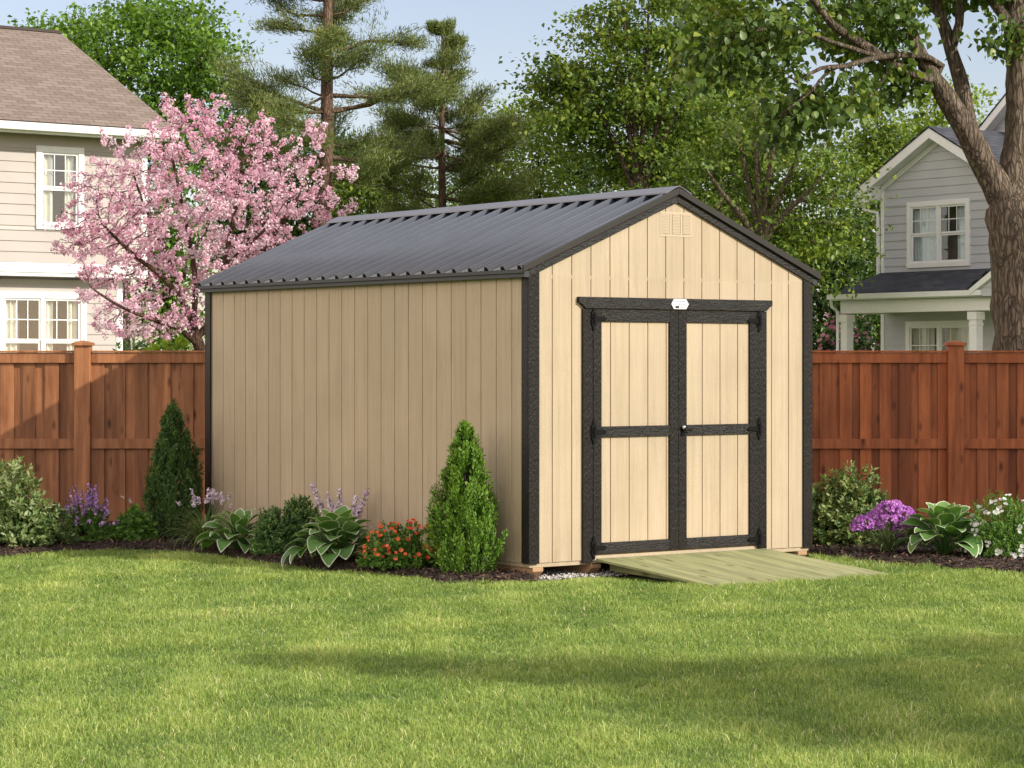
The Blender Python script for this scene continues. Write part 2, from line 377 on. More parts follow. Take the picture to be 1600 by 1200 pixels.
# ------------------------------------------------------------------ tree growing
def colonize(nodes, par, attr_pts, step, infl, kill, maxn=4000, up=0.05, jit=0.12):
    cap = maxn + len(nodes)
    X = np.zeros((cap, 3)); X[:len(nodes)] = nodes; n = len(nodes); par = list(par)
    A = np.asarray(attr_pts, float).copy()
    dmin = np.full(len(A), 1e9); near = np.zeros(len(A), int)
    for i in range(n):
        d = np.linalg.norm(A - X[i], axis=1); m = d < dmin; dmin[m] = d[m]; near[m] = i
    for it in range(400):
        act = dmin < infl
        if not act.any() or n >= cap - 1 or len(A) == 0: break
        idx = near[act]; dv = unit(A[act] - X[idx])
        S = np.zeros((n, 3)); np.add.at(S, idx, dv); cnt = np.bincount(idx, minlength=n)
        grow = np.nonzero(cnt)[0]
        dirs = unit(unit(S[grow]) + R.normal(size=(len(grow), 3)) * jit + np.array([0, 0, up]))
        new = X[grow] + dirs * step
        room = cap - n; new = new[:room]; grow = grow[:room]
        s = n; X[n:n + len(new)] = new; par += list(grow); n += len(new)
        for a in range(s, n, 64):
            blk = X[a:min(a + 64, n)]
            D = np.linalg.norm(A[:, None] - blk[None], axis=2); j = D.argmin(1); dm = D[np.arange(len(A)), j]
            m = dm < dmin; dmin[m] = dm[m]; near[m] = a + j[m]
        keep = dmin > kill
        A = A[keep]; dmin = dmin[keep]; near = near[keep]
    return X[:n], np.array(par)

def tree_radii(X, par, tip, e=2.3, given=None):
    n = len(X); r = np.zeros(n)
    acc = np.zeros(n)
    for i in range(n - 1, -1, -1):
        r[i] = max(tip, acc[i] ** (1 / e)) if acc[i] > 0 else tip
        if given is not None and i < len(given): r[i] = given[i]
        if par[i] >= 0: acc[par[i]] += r[i] ** e
    for i in range(n):
        if par[i] >= 0: r[i] = min(r[i], r[par[i]])
    return r

def tubes_tree(name, X, par, r, mat, parent, sides=6, rough=0.0, minr=0.0, bigsides=None):
    n = len(X); ch = [[] for _ in range(n)]
    for i in range(n):
        if par[i] >= 0: ch[par[i]].append(i)
    V = []; F = []
    roots = [i for i in range(n) if par[i] < 0]
    stack = [(q, None) for q in roots]
    def ring(p, d, x, rad, k):
        x = x - d * np.dot(x, d); x = x / (np.linalg.norm(x) + 1e-9); y = np.cross(d, x)
        a = np.arange(k) * 2 * np.pi / k
        rr = rad * (1 + rough * R.normal(size=k)) if rough else rad * np.ones(k)
        b = len(V)
        V.extend(p + np.cos(a)[:, None] * x * rr[:, None] + np.sin(a)[:, None] * y * rr[:, None]); return b, x
    def chain(start, first):
        # list of nodes following the thickest child
        out = [start] if first is None else [start, first]
        c = out[-1]
        while ch[c]:
            nx = max(ch[c], key=lambda q: r[q]); out.append(nx); c = nx
        return out
    work = [(q, None) for q in roots]
    while work:
        s, f = work.pop(); L = chain(s, f)
        rad = [r[q] for q in L]
        if f is not None: rad[0] = min(r[s], r[f] * 1.1)
        mx = max(rad)
        k = sides if (bigsides is None or mx < 0.05) else bigsides
        if mx < 0.012: k = 4
        if mx >= minr and len(L) > 1:
            pts = [np.asarray(X[q]) for q in L]
            x = np.array([1.0, 0.2, 0.1]); prev = None
            for i, p in enumerate(pts):
                d = pts[min(i + 1, len(pts) - 1)] - pts[max(i - 1, 0)]; d = d / (np.linalg.norm(d) + 1e-9)
                if abs(np.dot(x, d)) > 0.97: x = np.array([0.1, 1.0, 0.3])
                b, x = ring(p, d, x, rad[i], k)
                if prev is not None:
                    F.extend([(prev + j, prev + (j + 1) % k, b + (j + 1) % k, b + j) for j in range(k)])
                prev = b
        for i, q in enumerate(L):
            nxt = L[i + 1] if i + 1 < len(L) else None
            if q == s and f is not None: continue
            for c in ch[q]:
                if c != nxt: work.append((q, c))
    return mesh_np(name, np.array(V), np.array(F), mat, parent, smooth=True)

def poly_chain(pts, rad, step):
    """resample polyline with Catmull-Rom -> nodes, radii"""
    pts = np.array(pts, float); rad = np.array(rad, float); out = []; rr = []
    for i in range(len(pts) - 1):
        p0 = pts[max(i - 1, 0)]; p1 = pts[i]; p2 = pts[i + 1]; p3 = pts[min(i + 2, len(pts) - 1)]
        k = max(1, int(np.linalg.norm(p2 - p1) / step))
        for j in range(k):
            t = j / k
            out.append(0.5 * ((2 * p1) + (-p0 + p2) * t + (2 * p0 - 5 * p1 + 4 * p2 - p3) * t * t + (-p0 + 3 * p1 - 3 * p2 + p3) * t ** 3))
            rr.append(rad[i] * (1 - t) + rad[i + 1] * t)
    out.append(pts[-1]); rr.append(rad[-1])
    return np.array(out), np.array(rr)

def skeleton(chains, step):
    """chains: list of (points, radii); first is the trunk, later ones hook on the nearest earlier node"""
    X = np.zeros((0, 3)); par = []; r = []
    for pts, rad in chains:
        q, rr = poly_chain(pts, rad, step)
        if len(X):
            j = int(np.argmin(np.linalg.norm(X - q[0], axis=1))); q = q[1:]; rr = rr[1:]; base = len(X)
            par += [j] + list(range(base, base + len(q) - 1))
        else: par += [-1] + list(range(0, len(q) - 1))
        X = np.vstack([X, q]); r += list(rr)
    return X, par, np.array(r)

def ell_points(c, rad, n, flat=0, hollow=0.0):
    """random points in an ellipsoid; flat>0 groups them in that many level pads"""
    c = np.array(c, float); rad = np.array(rad, float)
    if flat:
        q = rnd_dir(flat) * (R.random((flat, 1)) ** 0.45)
        k = R.integers(0, flat, n)
        off = R.normal(size=(n, 3)) * np.array([0.20, 0.20, 0.035])
        p = q[k] + off
        p[:, 2] -= 0.12 * (off[:, 0] ** 2 + off[:, 1] ** 2) / 0.04 * 0.3
    else:
        p = rnd_dir(n) * (hollow ** 3 + (1 - hollow ** 3) * R.random((n, 1))) ** (1 / 3)
    return c + p * rad

def foliage_pts(X, par, r, thr, k, spread, flatten=0.6, extra_dir=0.0):
    tips = np.nonzero(r < thr)[0]; tips = tips[par[tips] >= 0]
    base = X[tips]; dr = unit(base - X[par[tips]])
    base = np.repeat(base, k, 0); dr = np.repeat(dr, k, 0)
    off = R.normal(size=base.shape) * spread * np.array([1, 1, flatten])
    return base + off, dr

def broadleaf(name, label, D, base_px, chains, ells, leafsize, mat, bark, cat='tree', group=None,
              step=0.22, infl=1.6, kill=0.35, maxn=2200, k=9, spread=0.17, thr=0.02, tip=0.008, flatten=0.6,
              tmpl=T_FOLD, world=False, leafup=0.8, droop=0.25, varbase=None, minr=0.0, fill=0.0):
    """chains in pixel space at distance D: [[(px,py,dD,rpx),...],...]; ells: [(px,py,dD,rx,ry,rd_m,n,flat)]"""
    if world: ppm = 1.0
    else: ppm = FPX / D
    C = []
    for ch in chains:
        C.append(([P(a, b, D + c) for a, b, c, q in ch], [q / ppm for *_, q in ch]))
    root = C[0][0][0].copy(); root[2] = 0
    t = empty(name, root); tag(t, label, cat, group)
    X, par, rr = skeleton(C, step)
    A = []
    for px, py, dD, rx, ry, rd, n, flat in ells:
        A.append(ell_points(P(px, py, D + dD), (rx / ppm, rd, ry / ppm), n, flat))
    A = np.vstack(A)
    X, par = colonize(X, par, A, step, infl, kill, maxn)
    r = tree_radii(X, par, tip, given=rr)
    off = np.array(t.location)
    tubes_tree('trunk', X - off, par, r, bark, t, sides=5, rough=0.05, bigsides=12, minr=minr)
    p, dr = foliage_pts(X, par, r, thr, k, spread, flatten)
    if fill:
        for px, py, dD, rx, ry, rd, n_, fl in ells:
            nc = max(1, int(fill * math.pi * rx * ry / (leafsize * ppm) ** 2 / 0.35 / 60)); cc = ell_points(P(px, py, D + dD), (rx / ppm, rd, ry / ppm), nc, fl)
            q = np.repeat(cc, 60, 0) + R.normal(size=(nc * 60, 3)) * leafsize * 3.0 * np.array([1, 1, flatten * .7]); p = np.vstack([p, q]); dr = np.vstack([dr, rnd_dir(len(q))])
    n = len(p)
    d = unit(dr * 0.4 + rnd_dir(n) * 0.9 + np.array([0, 0, -droop])); nn = unit(rnd_dir(n) * 0.55 + np.array([0, 0, leafup]))
    clump = np.sin(p[:, 0] * 3.1 + p[:, 2] * 1.9) * np.cos(p[:, 1] * 2.7 + p[:, 2] * 4.3) * 0.20
    var = np.clip(0.45 + clump + R.normal(size=n) * 0.2, 0, 1)
    if varbase is not None: var = np.clip(var + varbase(p), 0, 1)
    leaves('crown', p - off, d, nn, leafsize * R.uniform(0.65, 1.25, n), tmpl, mat, t, var)
    return t

# ------------------------------------------------------------------ ground
def lawn_edge_pts(pairs): return np.array([G(a, b)[:2] for a, b in pairs])
EL = lawn_edge_pts([(-700, 880), (-250, 878), (0, 873), (60, 870), (120, 864), (200, 861), (280, 864), (340, 872), (400, 880), (470, 889), (560, 897), (620, 903), (690, 912), (760, 914), (815, 912), (835, 911)])
ER = lawn_edge_pts([(1255, 868), (1290, 871), (1340, 878), (1400, 884), (1460, 887), (1530, 893), (1600, 898), (1700, 904), (1900, 908), (2300, 912)])
YAW = 0.631; CU = np.array([math.cos(YAW), math.sin(YAW)]); CV = np.array([-math.sin(YAW), math.cos(YAW)])
SO = np.array([0.14, 19.277]); SW, SL = 3.05, 5.28
def shed_xy(s, t): return SO + CU * s + CV * t
def to_shed(xy): q = xy - SO; return q @ CU, q @ CV
def bed_front(x):
    yl = np.interp(x, EL[:, 0], EL[:, 1]); yr = np.interp(x, ER[:, 0], ER[:, 1])
    return np.where(x < EL[-1, 0], yl, np.where(x > ER[0, 0], yr, 99.0))
FENCE_Y = 25.6

def lawn_mat():
    m, nt, b = new_mat('lawn_soil_and_thatch')
    v = coords(nt)
    f = noise(nt, v, 0.5, 5); g = noise(nt, v, 45, 4, 0.7)
    c = ramp(nt, f, [(0.3, (0.125, 0.185, 0.045)), (0.7, (0.17, 0.235, 0.06))])
    c = mixc(nt, c, ramp(nt, g, [(0.35, (0.45, 0.45, 0.4)), (0.65, (1.2, 1.2, 1.2))]), 1.0, 'MULTIPLY')
    nt.links.new(c, b.inputs['Base Color']); b.inputs['Roughness'].default_value = 0.9
    bump(nt, b, g, 0.8, 0.03); return m
bm = MB(); bm.add([(-600, -120, 0), (600, -120, 0), (600, 900, 0), (-600, 900, 0)], [(0, 1, 2, 3)])
o = bm.build('lawn', lawn_mat()); o['kind'] = 'structure'

def mulch_mat():
    m, nt, b = new_mat('shredded_bark_mulch')
    v = coords(nt)
    vv = N(nt, 'ShaderNodeTexVoronoi'); vv.inputs['Scale'].default_value = 38; nt.links.new(coords(nt, (1, 1.6, 1)), vv.inputs['Vector'])
    c = ramp(nt, vv.outputs['Color'], [(0.0, (0.018, 0.011, 0.008)), (0.6, (0.05, 0.030, 0.021)), (1.0, (0.12, 0.075, 0.05))])
    nt.links.new(c, b.inputs['Base Color']); b.inputs['Roughness'].default_value = 0.9
    bump(nt, b, vv.outputs['Distance'], 1.0, 0.03); return m
M['mulch'] = mulch_mat()
M['chip'] = leaf_mat('bark_chips', [(0, (0.020, 0.012, 0.008)), (0.6, (0.07, 0.040, 0.027)), (1, (0.24, 0.15, 0.10))], trans=0.0, rough=0.8, tint=(1, 1, 1))
def bed(name, xs, fr, back):
    xs = np.array(xs); ny = 60
    t = np.linspace(0, 1, ny) ** 1.6
    X = np.repeat(xs[:, None], ny, 1); f = fr(xs)[:, None]
    Y = f + (back - f) * t[None]
    h = 0.055 * np.clip((Y - f) / 0.25, 0, 1) ** 0.6 + 0.004
    Z = h + 0.010 * np.sin(X * 17 + Y * 9) * np.sin(Y * 23 - X * 5) * np.clip((Y - f) / 0.2, 0, 1)
    V = np.stack([X, Y, Z], -1).reshape(-1, 3); n = len(xs)
    I = np.arange(n * ny).reshape(n, ny)
    F = np.stack([I[:-1, :-1], I[1:, :-1], I[1:, 1:], I[:-1, 1:]], -1).reshape(-1, 4)
    o = mesh_np(name, V, F, M['mulch'], smooth=True); o['kind'] = 'structure'
bed('mulch_bed', np.linspace(-9.5, EL[-1, 0], 220), lambda x: np.interp(x, EL[:, 0], EL[:, 1]), FENCE_Y + 0.1)
bed('mulch_bed', np.linspace(ER[0, 0], 9.0, 150), lambda x: np.interp(x, ER[:, 0], ER[:, 1]), FENCE_Y + 0.1)
def bed_z(x, y):
    f = bed_front(x); return 0.055 * np.clip((y - f) / 0.25, 0, 1) ** 0.6 + 0.004
def chips(name, n, x0, x1, depth):
    x = R.uniform(x0, x1, n); f = bed_front(x); y = f - 0.05 - 0.10 * R.random(n) ** 6 + R.random(n) ** 1.5 * depth
    s, t = to_shed(np.stack([x, y], 1)); ok = ~((s > 0.0) & (t > 0.0) & (s < SW)); x, y, f = x[ok], y[ok], f[ok]
    z = bed_z(x, y) + R.uniform(0.0, 0.018, len(x)); k = len(x)
    d = rnd_dir(k) * np.array([1, 1, 0.35]); nn = rnd_dir(k) * 0.5 + np.array([0, 0, 1])
    o = leaves(name, np.stack([x, y, z], 1), d, nn, R.uniform(0.015, 0.055, k), (np.array([[0, 0.16, 0], [1, 0.12, 0], [1, -0.14, 0], [0, -0.18, 0]]), np.array([[0, 3, 2, 1]])), M['chip'], var=R.random(k) ** 1.4)
    return o
tag(chips('bark_chips', 16000, -5.4, EL[-1, 0], 3.2), 'dark shredded bark mulch in the planting bed left of the shed', 'mulch', kind='stuff')
tag(chips('bark_chips', 9000, ER[0, 0], 6.2, 3.0), 'dark shredded bark mulch in the planting bed right of the shed', 'mulch', kind='stuff')

# gravel pad under the front of the shed
def gravel():
    n = 5200
    s = R.uniform(0.10, 2.95, n); t = -0.17 + R.random(n) ** 0.8 * 0.9
    xy = shed_xy(s[:, None], 0 * t[:, None]) + CV * t[:, None]
    r = R.uniform(0.006, 0.016, n)
    base = np.array([[1, 0, 0], [0, 1, 0], [-1, 0, 0], [0, -1, 0], [0, 0, 0.8], [0, 0, -0.8]])
    F0 = np.array([[0, 1, 4], [1, 2, 4], [2, 3, 4], [3, 0, 4], [1, 0, 5], [2, 1, 5], [3, 2, 5], [0, 3, 5]])
    V = np.concatenate([xy, (0.006 + r * 0.6)[:, None] + R.uniform(0, 0.012, n)[:, None]], 1)[:, None] + base[None] * r[:, None, None] * R.uniform(0.7, 1.3, (n, 6, 1))
    F = (F0[None] + (np.arange(n) * 6)[:, None, None]).reshape(-1, 3)
    mm = leaf_mat('pale_gravel', [(0, (0.28, 0.26, 0.24)), (1, (0.62, 0.60, 0.57))], trans=0.0, rough=0.8, tint=(1, 1, 1))
    o = mesh_np('gravel', V.reshape(-1, 3), F, mm, var=np.repeat(R.random(n), 6))
    tag(o, 'pale crushed stone showing under the front edge of the shed', 'gravel', kind='stuff')
    b = MB(); q = [shed_xy(a, c) for a, c in ((0.05, -0.12), (3.0, -0.12), (3.0, 5.2), (0.05, 5.2))]
    b.add([(p[0], p[1], 0.008) for p in q], [(0, 1, 2, 3)])
    o = b.build('gravel_pad', plain('dusty_stone', (0.22, 0.19, 0.16), 0.9, var=0.3, nscale=30)); o['kind'] = 'structure'
gravel()

# ------------------------------------------------------------------ the shed
shed = empty('storage_shed', (SO[0], SO[1], 0), YAW)
tag(shed, 'tan wooden garden shed with black trim, double doors and ribbed charcoal metal roof', 'shed')
ZB = 0.14
def zt(x, L=-0.068): x = min(x, SW - x); return 2.53 + 0.4235 * (x + 0.068)
GAP = 0.009
def front_wall():
    gx = [0.228 + 0.1978 * i for i in range(14)]
    ed = [0.02] + gx + [SW - 0.02]
    m = MB()
    def strip(a, b, z0, z1a, z1b, y0=0.0, y1=0.014):
        m.prism([(a, z0), (b, z0), (b, z1b), (a, z1a)], 'y', y0, y1, random.random() * 0.25)
    for a, b in zip(ed[:-1], ed[1:]):
        a2, b2 = a + GAP / 2, b - GAP / 2
        if a2 > 0.64 and b2 < 2.43: segs = [(2.20, 2.4399)]
        elif b2 < 0.60 or a2 > 2.46: segs = [(ZB, 2.4399)]
        else: segs = [(ZB, 2.4399)] if (a2 < 0.6) else [(ZB, 2.4399)]
        for z0, z1 in segs:
            if a2 < 0.64 < b2: strip(a2, 0.64, z0, z1, z1); strip(0.64, b2, 2.2, z1, z1)
            elif a2 < 2.43 < b2: strip(a2, 2.43, 2.2, z1, z1); strip(2.43, b2, z0, z1, z1)
            else: strip(a2, b2, z0, z1, z1)
        pk = [(a2, 2.4401), (b2, 2.4401), (b2, zt(b2) - 0.07)]
        if a2 < SW / 2 < b2: pk.append((SW / 2, zt(SW / 2) - 0.07))
        pk.append((a2, zt(a2) - 0.07))
        m.prism(pk, 'y', 0.0, 0.014, random.random() * 0.25)
    for g in gx: m.box(g - GAP / 2 + 0.0002, g + GAP / 2 - 0.0002, 0.003, 0.0125, 2.425, 2.455, 0.0)
    m.prism([(0.02, ZB), (SW - 0.02, ZB), (SW - 0.02, zt(0.02) - 0.08), (SW / 2, zt(SW / 2) - 0.08), (0.02, zt(0.02) - 0.08)], 'y', 0.0142, 0.05, 1.0)
    return m.build('front_wall', M['siding'], shed)
front_wall()
def side_wall(x0, x1, name):
    m = MB(); gx = [0.24 + 0.2148 * i for i in range(24)]; gx = [g for g in gx if g < SL - 0.05]
    ed = [0.02] + gx + [SL - 0.02]
    for a, b in zip(ed[:-1], ed[1:]):
        m.box(min(x0, x1), max(x0, x1), a + GAP / 2, b - GAP / 2, ZB, 2.45, random.random() * 0.3)
    xa, xb = (x1 + 0.0002, x1 + 0.03) if x1 > x0 else (x1 - 0.03, x1 - 0.0002)
    m.box(xa, xb, 0.05, SL - 0.05, ZB, 2.45, 1.0)
    return m.build(name, M['siding'], shed)
side_wall(0.0, 0.014, 'side_wall'); side_wall(SW, SW - 0.014, 'side_wall')
m = MB(); m.prism([(0.0, ZB), (SW, ZB), (SW, 2.45), (SW / 2, zt(SW / 2) - 0.08), (0.0, 2.45)], 'y', SL - 0.03, SL, 0.1); m.build('back_wall', M['siding'], shed)
# corner trims: an L of two boards
def corner(sx, sy, name='corner_trim'):
    m = MB(); w = 0.087; th = 0.018
    x0 = -th if sx < 0 else SW - w + 0.0; x1 = w if sx < 0 else SW + th
    y = (-th, 0.0) if sy < 0 else (SL, SL + th)
    zb = ZB - 0.005
    m.box(x0, x1, y[0], y[1], zb, 2.50, 0.0)
    xs = (-th, -0.0005) if sx < 0 else (SW + 0.0005, SW + th)
    ys = (0.0008, w) if sy < 0 else (SL - w, SL - 0.0008)
    m.box(xs[0], xs[1], ys[0], ys[1], zb, 2.44, 0.0)
    m.build(name, M['trim'], shed, bevel=0.003)
for sx in (-1, 1):
    for sy in (-1, 1): corner(sx, sy)
# floor rim and skids
m = MB()
for a, b in ((0.006, 0.60), (2.46, SW - 0.006)): m.box(a, b, 0.010, 0.045, 0.104, ZB - 0.001, 0.2)
m.box(0.008, 0.044, 0.046, SL - 0.01, 0.104, ZB - 0.001, 0.2); m.box(SW - 0.044, SW - 0.008, 0.046, SL - 0.01, 0.104, ZB - 0.001, 0.2)
m.box(0.60, 2.46, 0.030, 0.060, 0.104, 0.139)
m.build('floor_rim', M['siding'], shed, bevel=0.002)
m = MB(); m.box(0.60, 2.46, -0.004, 0.029, 0.112, 0.172); m.build('door_sill', M['siding'], shed, bevel=0.002)
for sx in (0.03, 0.62, 2.30, 2.91):
    m = MB(); m.prism([(-0.004, 0.1035), (-0.004, 0.072), (0.105, -0.02), (SL - 0.05, -0.02), (SL, 0.06), (SL, 0.1035)], 'x', sx, sx + 0.105)
    m.build('skid', M['skid'], shed, bevel=0.003)
# roof: ribbed sheets
def roof_sheet(side, name='roof_panel'):
    sl = 0.4235; run = SW / 2 + 0.088 - 0.035
    prof = []; y0 = -0.035; y1 = SL + 0.035; sp = 0.2286; nr = int((y1 - y0) / sp)
    st = y0 + ((y1 - y0) - nr * sp) / 2
    prof.append((y0, 0))
    for i in range(nr + 1):
        c = st + i * sp
        if c - 0.042 > prof[-1][0]:
            prof += [(c - 0.034, 0), (c - 0.020, 0.034), (c + 0.018, 0.034), (c + 0.032, 0)]
            for q in (1, 2):
                c2 = c + q * sp / 3
                if c2 + 0.02 < y1: prof += [(c2 - 0.010, 0), (c2 - 0.004, 0.004), (c2 + 0.004, 0.004), (c2 + 0.010, 0)]
    prof = [p for p in prof if p[0] <= y1 - 0.002] + [(y1, 0)]
    V = []; n = len(prof)
    for fx in (0.0, 1.0):
        for y, h in prof:
            x = -0.090 + run * fx; z = 2.53 - 0.022 + sl * (x + 0.068) - 0.006
            hx, hz = -sl * h * 0.92, h * 0.92
            V.append((x + hx, y, z + hz))
    if side > 0: V = [(SW - a, b, c) for a, b, c in V]
    F = [(i, i + 1, n + i + 1, n + i) for i in range(n - 1)]
    if side < 0: F = [tuple(reversed(f)) for f in F]
    nf = len(F)
    for i in range(nr + 1):
        for fx in (0.05, 0.30, 0.55, 0.80, 0.93):
            c = st + i * sp + 0.05
            if c > y1 - 0.03: continue
            x = -0.090 + run * fx; z = 2.53 - 0.028 + sl * (x + 0.068); b0 = len(V)
            xx = SW - x if side > 0 else x
            V += [(xx + a * 0.006, c + b_ * 0.006, z + h) for h in (-0.002, 0.007) for a, b_ in ((-1, -1), (1, -1), (1, 1), (-1, 1))]
            F += [(b0 + 4, b0 + 5, b0 + 6, b0 + 7)] + [(b0 + k, b0 + (k + 1) % 4, b0 + 4 + (k + 1) % 4, b0 + 4 + k) for k in range(4)]
    o = mesh_np(name, V, F, M['roof'], shed); o.data.materials.append(M['fascia'])
    mi = np.zeros(len(F), dtype=np.int32); mi[nf:] = 1; o.data.polygons.foreach_set('material_index', mi); md = o.modifiers.new('thick', 'SOLIDIFY'); md.thickness = 0.003; md.offset = -1
    return o
roof_sheet(-1); roof_sheet(1)
m = MB()
for sgn in (-1, 1):
    pts = []
    a = 0.135; sl = 0.4235; xc = SW / 2; za = zt(xc) + 0.020
    q = [(xc, za), (xc + sgn * 0.03, za - 0.010), (xc + sgn * a, za - a * sl - 0.002), (xc + sgn * (a + 0.004), za - a * sl - 0.014),
         (xc + sgn * (a - 0.002), za - a * sl - 0.012), (xc + sgn * 0.03, za - 0.016), (xc, za - 0.008)]
    m.prism(q, 'y', -0.045, SL + 0.045)
m.build('ridge_cap', M['ridge'], shed)
m = MB()                                            # dark vent strip under the cap
for sgn in (-1, 1):
    xc = SW / 2; a0, a1 = 0.05, 0.115
    z0 = zt(xc) - 0.03
    m.prism([(xc + sgn * a0, z0 - a0 * .4235 - 0.0), (xc + sgn * a1, z0 - a1 * .4235), (xc + sgn * a1, z0 - a1 * .4235 + 0.030), (xc + sgn * a0, z0 - a0 * .4235 + 0.032)], 'y', -0.02, SL + 0.02)
m.build('ridge_vent', M['iron'], shed)
# rake trim boards and metal rake cap, front and back
def rakes(y0, y1, yc0, yc1):
    for sgn in (-1, 1):
        def X(x): return x if sgn < 0 else SW - x
        xa = -0.018
        m = MB(); m.prism([(X(xa), zt(0) - 0.0075 - 0.118), (X(0.09), zt(0.09) - 0.118), (X(SW / 2), zt(SW / 2) - 0.118), (X(SW / 2), zt(SW / 2) - 0.044), (X(xa), zt(xa) - 0.044)], 'y', y0, y1, 0.7)
        m.build('rake_trim', M['trim'], shed, bevel=0.002)
        m = MB(); m.prism([(X(-0.092), zt(-0.092) - 0.052), (X(SW / 2), zt(SW / 2) - 0.052), (X(SW / 2), zt(SW / 2) + 0.004), (X(-0.092), zt(-0.092) + 0.004)], 'y', yc0, yc1)
        m.build('rake_cap', M['cap'], shed, bevel=0.003)
rakes(-0.024, -0.0005, -0.048, -0.0245)
rakes(SL + 0.0005, SL + 0.024, SL + 0.0245, SL + 0.048)
for sgn in (-1, 1):
    m = MB(); x = (-0.070, -0.0185) if sgn < 0 else (SW + 0.0185, SW + 0.070)
    m.box(x[0], x[1], -0.024, SL + 0.024, 2.428, 2.480, 0.9)
    m.build('eave_fascia', M['fascia'], shed, bevel=0.002)
    m = MB(); x = (-0.088, -0.072) if sgn < 0 else (SW + 0.072, SW + 0.088)
    m.box(x[0], x[1], -0.024, SL + 0.024, 2.462, 2.492, 0.9)
    m.build('eave_drip_edge', M['fascia'], shed, bevel=0.002)
# door casing, header
for a, b in ((0.527, 0.628), (2.435, 2.527)):
    m = MB(); m.box(a, b, -0.022, -0.0005, 0.118, 2.186, 0.0); m.build('door_casing', M['trim'], shed, bevel=0.003)
m = MB(); m.prism([(0.548, 2.188), (0.500, 2.228), (0.478, 2.234), (0.478, 2.282), (2.584, 2.282), (2.584, 2.234), (2.562, 2.228), (2.514, 2.188)], 'y', -0.034, -0.0005, 1.0)
m.build('door_header', M['trim'], shed, bevel=0.003)
# doors
def door(a, b, seam_left):
    z0, z1 = 0.186, 2.180
    gx = [0.228 + 0.1978 * i for i in range(14)]
    m = MB(); ed = [a + 0.01] + [g for g in gx if a + 0.03 < g < b - 0.03] + [b - 0.01]
    for p, q in zip(ed[:-1], ed[1:]): m.box(p + GAP / 2, q - GAP / 2, -0.006, 0.006, z0 + 0.01, z1 - 0.01, random.random() * 0.25)
    m.box(a + 0.012, b - 0.012, 0.0062, 0.012, z0 + 0.01, z1 - 0.01, 1.0)
    d = m.build('door', M['siding'], shed)
    wl, wr = (0.086, 0.094) if seam_left else (0.088, 0.103)
    for p, q in ((a, a + wl), (b - wr, b)):
        k = MB(); k.box(p, q, -0.025, -0.0063, z0, z1, 0.0); k.build('stile', M['trim'], d, bevel=0.003)
    for p, q in ((z0, 0.276), (1.137, 1.225), (2.083, z1)):
        k = MB(); k.box(a + wl + 0.001, b - wr - 0.001, -0.0242, -0.0065, p, q, 1.0); k.build('rail', M['trim'], d, bevel=0.003)
    hx = a if seam_left else b; sg = 1 if seam_left else -1
    for z in (0.235, 1.180, 2.105):
        k = MB(); y0, y1 = -0.034, -0.0255
        k.box(hx - 0.012, hx + 0.012, y0 - 0.006, y1, z - 0.035, z + 0.035)
        for s2 in (-1, 1):
            k.prism([(hx - 0.028, z + s2 * 0.005), (hx + 0.028, z + s2 * 0.005), (hx + 0.022, z + s2 * 0.055), (hx + 0.010, z + s2 * 0.062), (hx + 0.014, z + s2 * 0.078), (hx, z + s2 * 0.098), (hx - 0.014, z + s2 * 0.078), (hx - 0.010, z + s2 * 0.062), (hx - 0.022, z + s2 * 0.055)][::s2], 'y', y0, y1)
        k.prism([(hx, z - 0.026), (hx + sg * 0.10, z - 0.012), (hx + sg * 0.108, z - 0.020), (hx + sg * 0.135, z), (hx + sg * 0.108, z + 0.020), (hx + sg * 0.10, z + 0.012), (hx, z + 0.026)][::sg], 'y', y0 - 0.001, y1)
        k.tube([(hx, y0 - 0.006, z - 0.040), (hx, y0 - 0.006, z + 0.040)], 0.007, 8)
        k.build('hinge', M['iron'], d)
    return d
dl = door(0.630, 1.5345, True); dr_ = door(1.5365, 2.434, False)
k = MB(); k.tube([(1.575, -0.025, 1.186), (1.575, -0.034, 1.186)], [0.020, 0.018], 14); k.tube([(1.575, -0.034, 1.186), (1.575, -0.062, 1.186)], 0.007, 10)
k.tube([(1.575, -0.062, 1.186), (1.59, -0.066, 1.186), (1.65, -0.062, 1.182)], [0.010, 0.009, 0.006], 10)
k.build('lever_handle', M['iron'], dr_)
def uv_ball(name, c, r, mat, parent):
    bmx = bmesh.new(); bmesh.ops.create_uvsphere(bmx, u_segments=16, v_segments=10, radius=r)
    bmesh.ops.translate(bmx, verts=bmx.verts, vec=c)
    for f in bmx.faces: f.smooth = True
    me = bpy.data.meshes.new(name); bmx.to_mesh(me); bmx.free(); me.materials.append(mat)
    o = bpy.data.objects.new(name, me); COL.objects.link(o); o.parent = parent; return o
uv_ball('lock_knob', (1.572, -0.046, 1.206), 0.018, M['chrome'], dr_)
k = MB(); k.box(1.560, 1.60, -0.034, -0.0253, 1.135, 1.160); k.build('lock_plate', M['iron'], dr_)
# gable vent with louvres
v0, v1, z0, z1 = 1.352, 1.700, 2.80, 3.005
m = MB(); t = 0.016
m.box(v0, v1, -0.003, -0.0005, z0, z0 + t); m.box(v0, v1, -0.003, -0.0005, z1 - t, z1)
cols = [v0 + (v1 - v0) * i / 3 for i in range(4)]
for i, c in enumerate(cols):
    a = c - (0 if i == 0 else t / 2 if i < 3 else t); m.box(a, a + t, -0.003, -0.0005, z0 + t, z1 - t)
vent = m.build('gable_vent', M['vent'], shed)
m = MB()
for i in range(13):
    z = z0 + 0.022 + i * 0.0128
    for j in range(3):
        xa, xb = cols[j] + 0.017, cols[j + 1] - 0.017
        m.prism([(-0.0035, z), (-0.0008, z + 0.0110), (-0.0008, z + 0.0125), (-0.0048, z + 0.0065)], 'x', xa, xb)
m.build('louvre', M['vent'], vent)
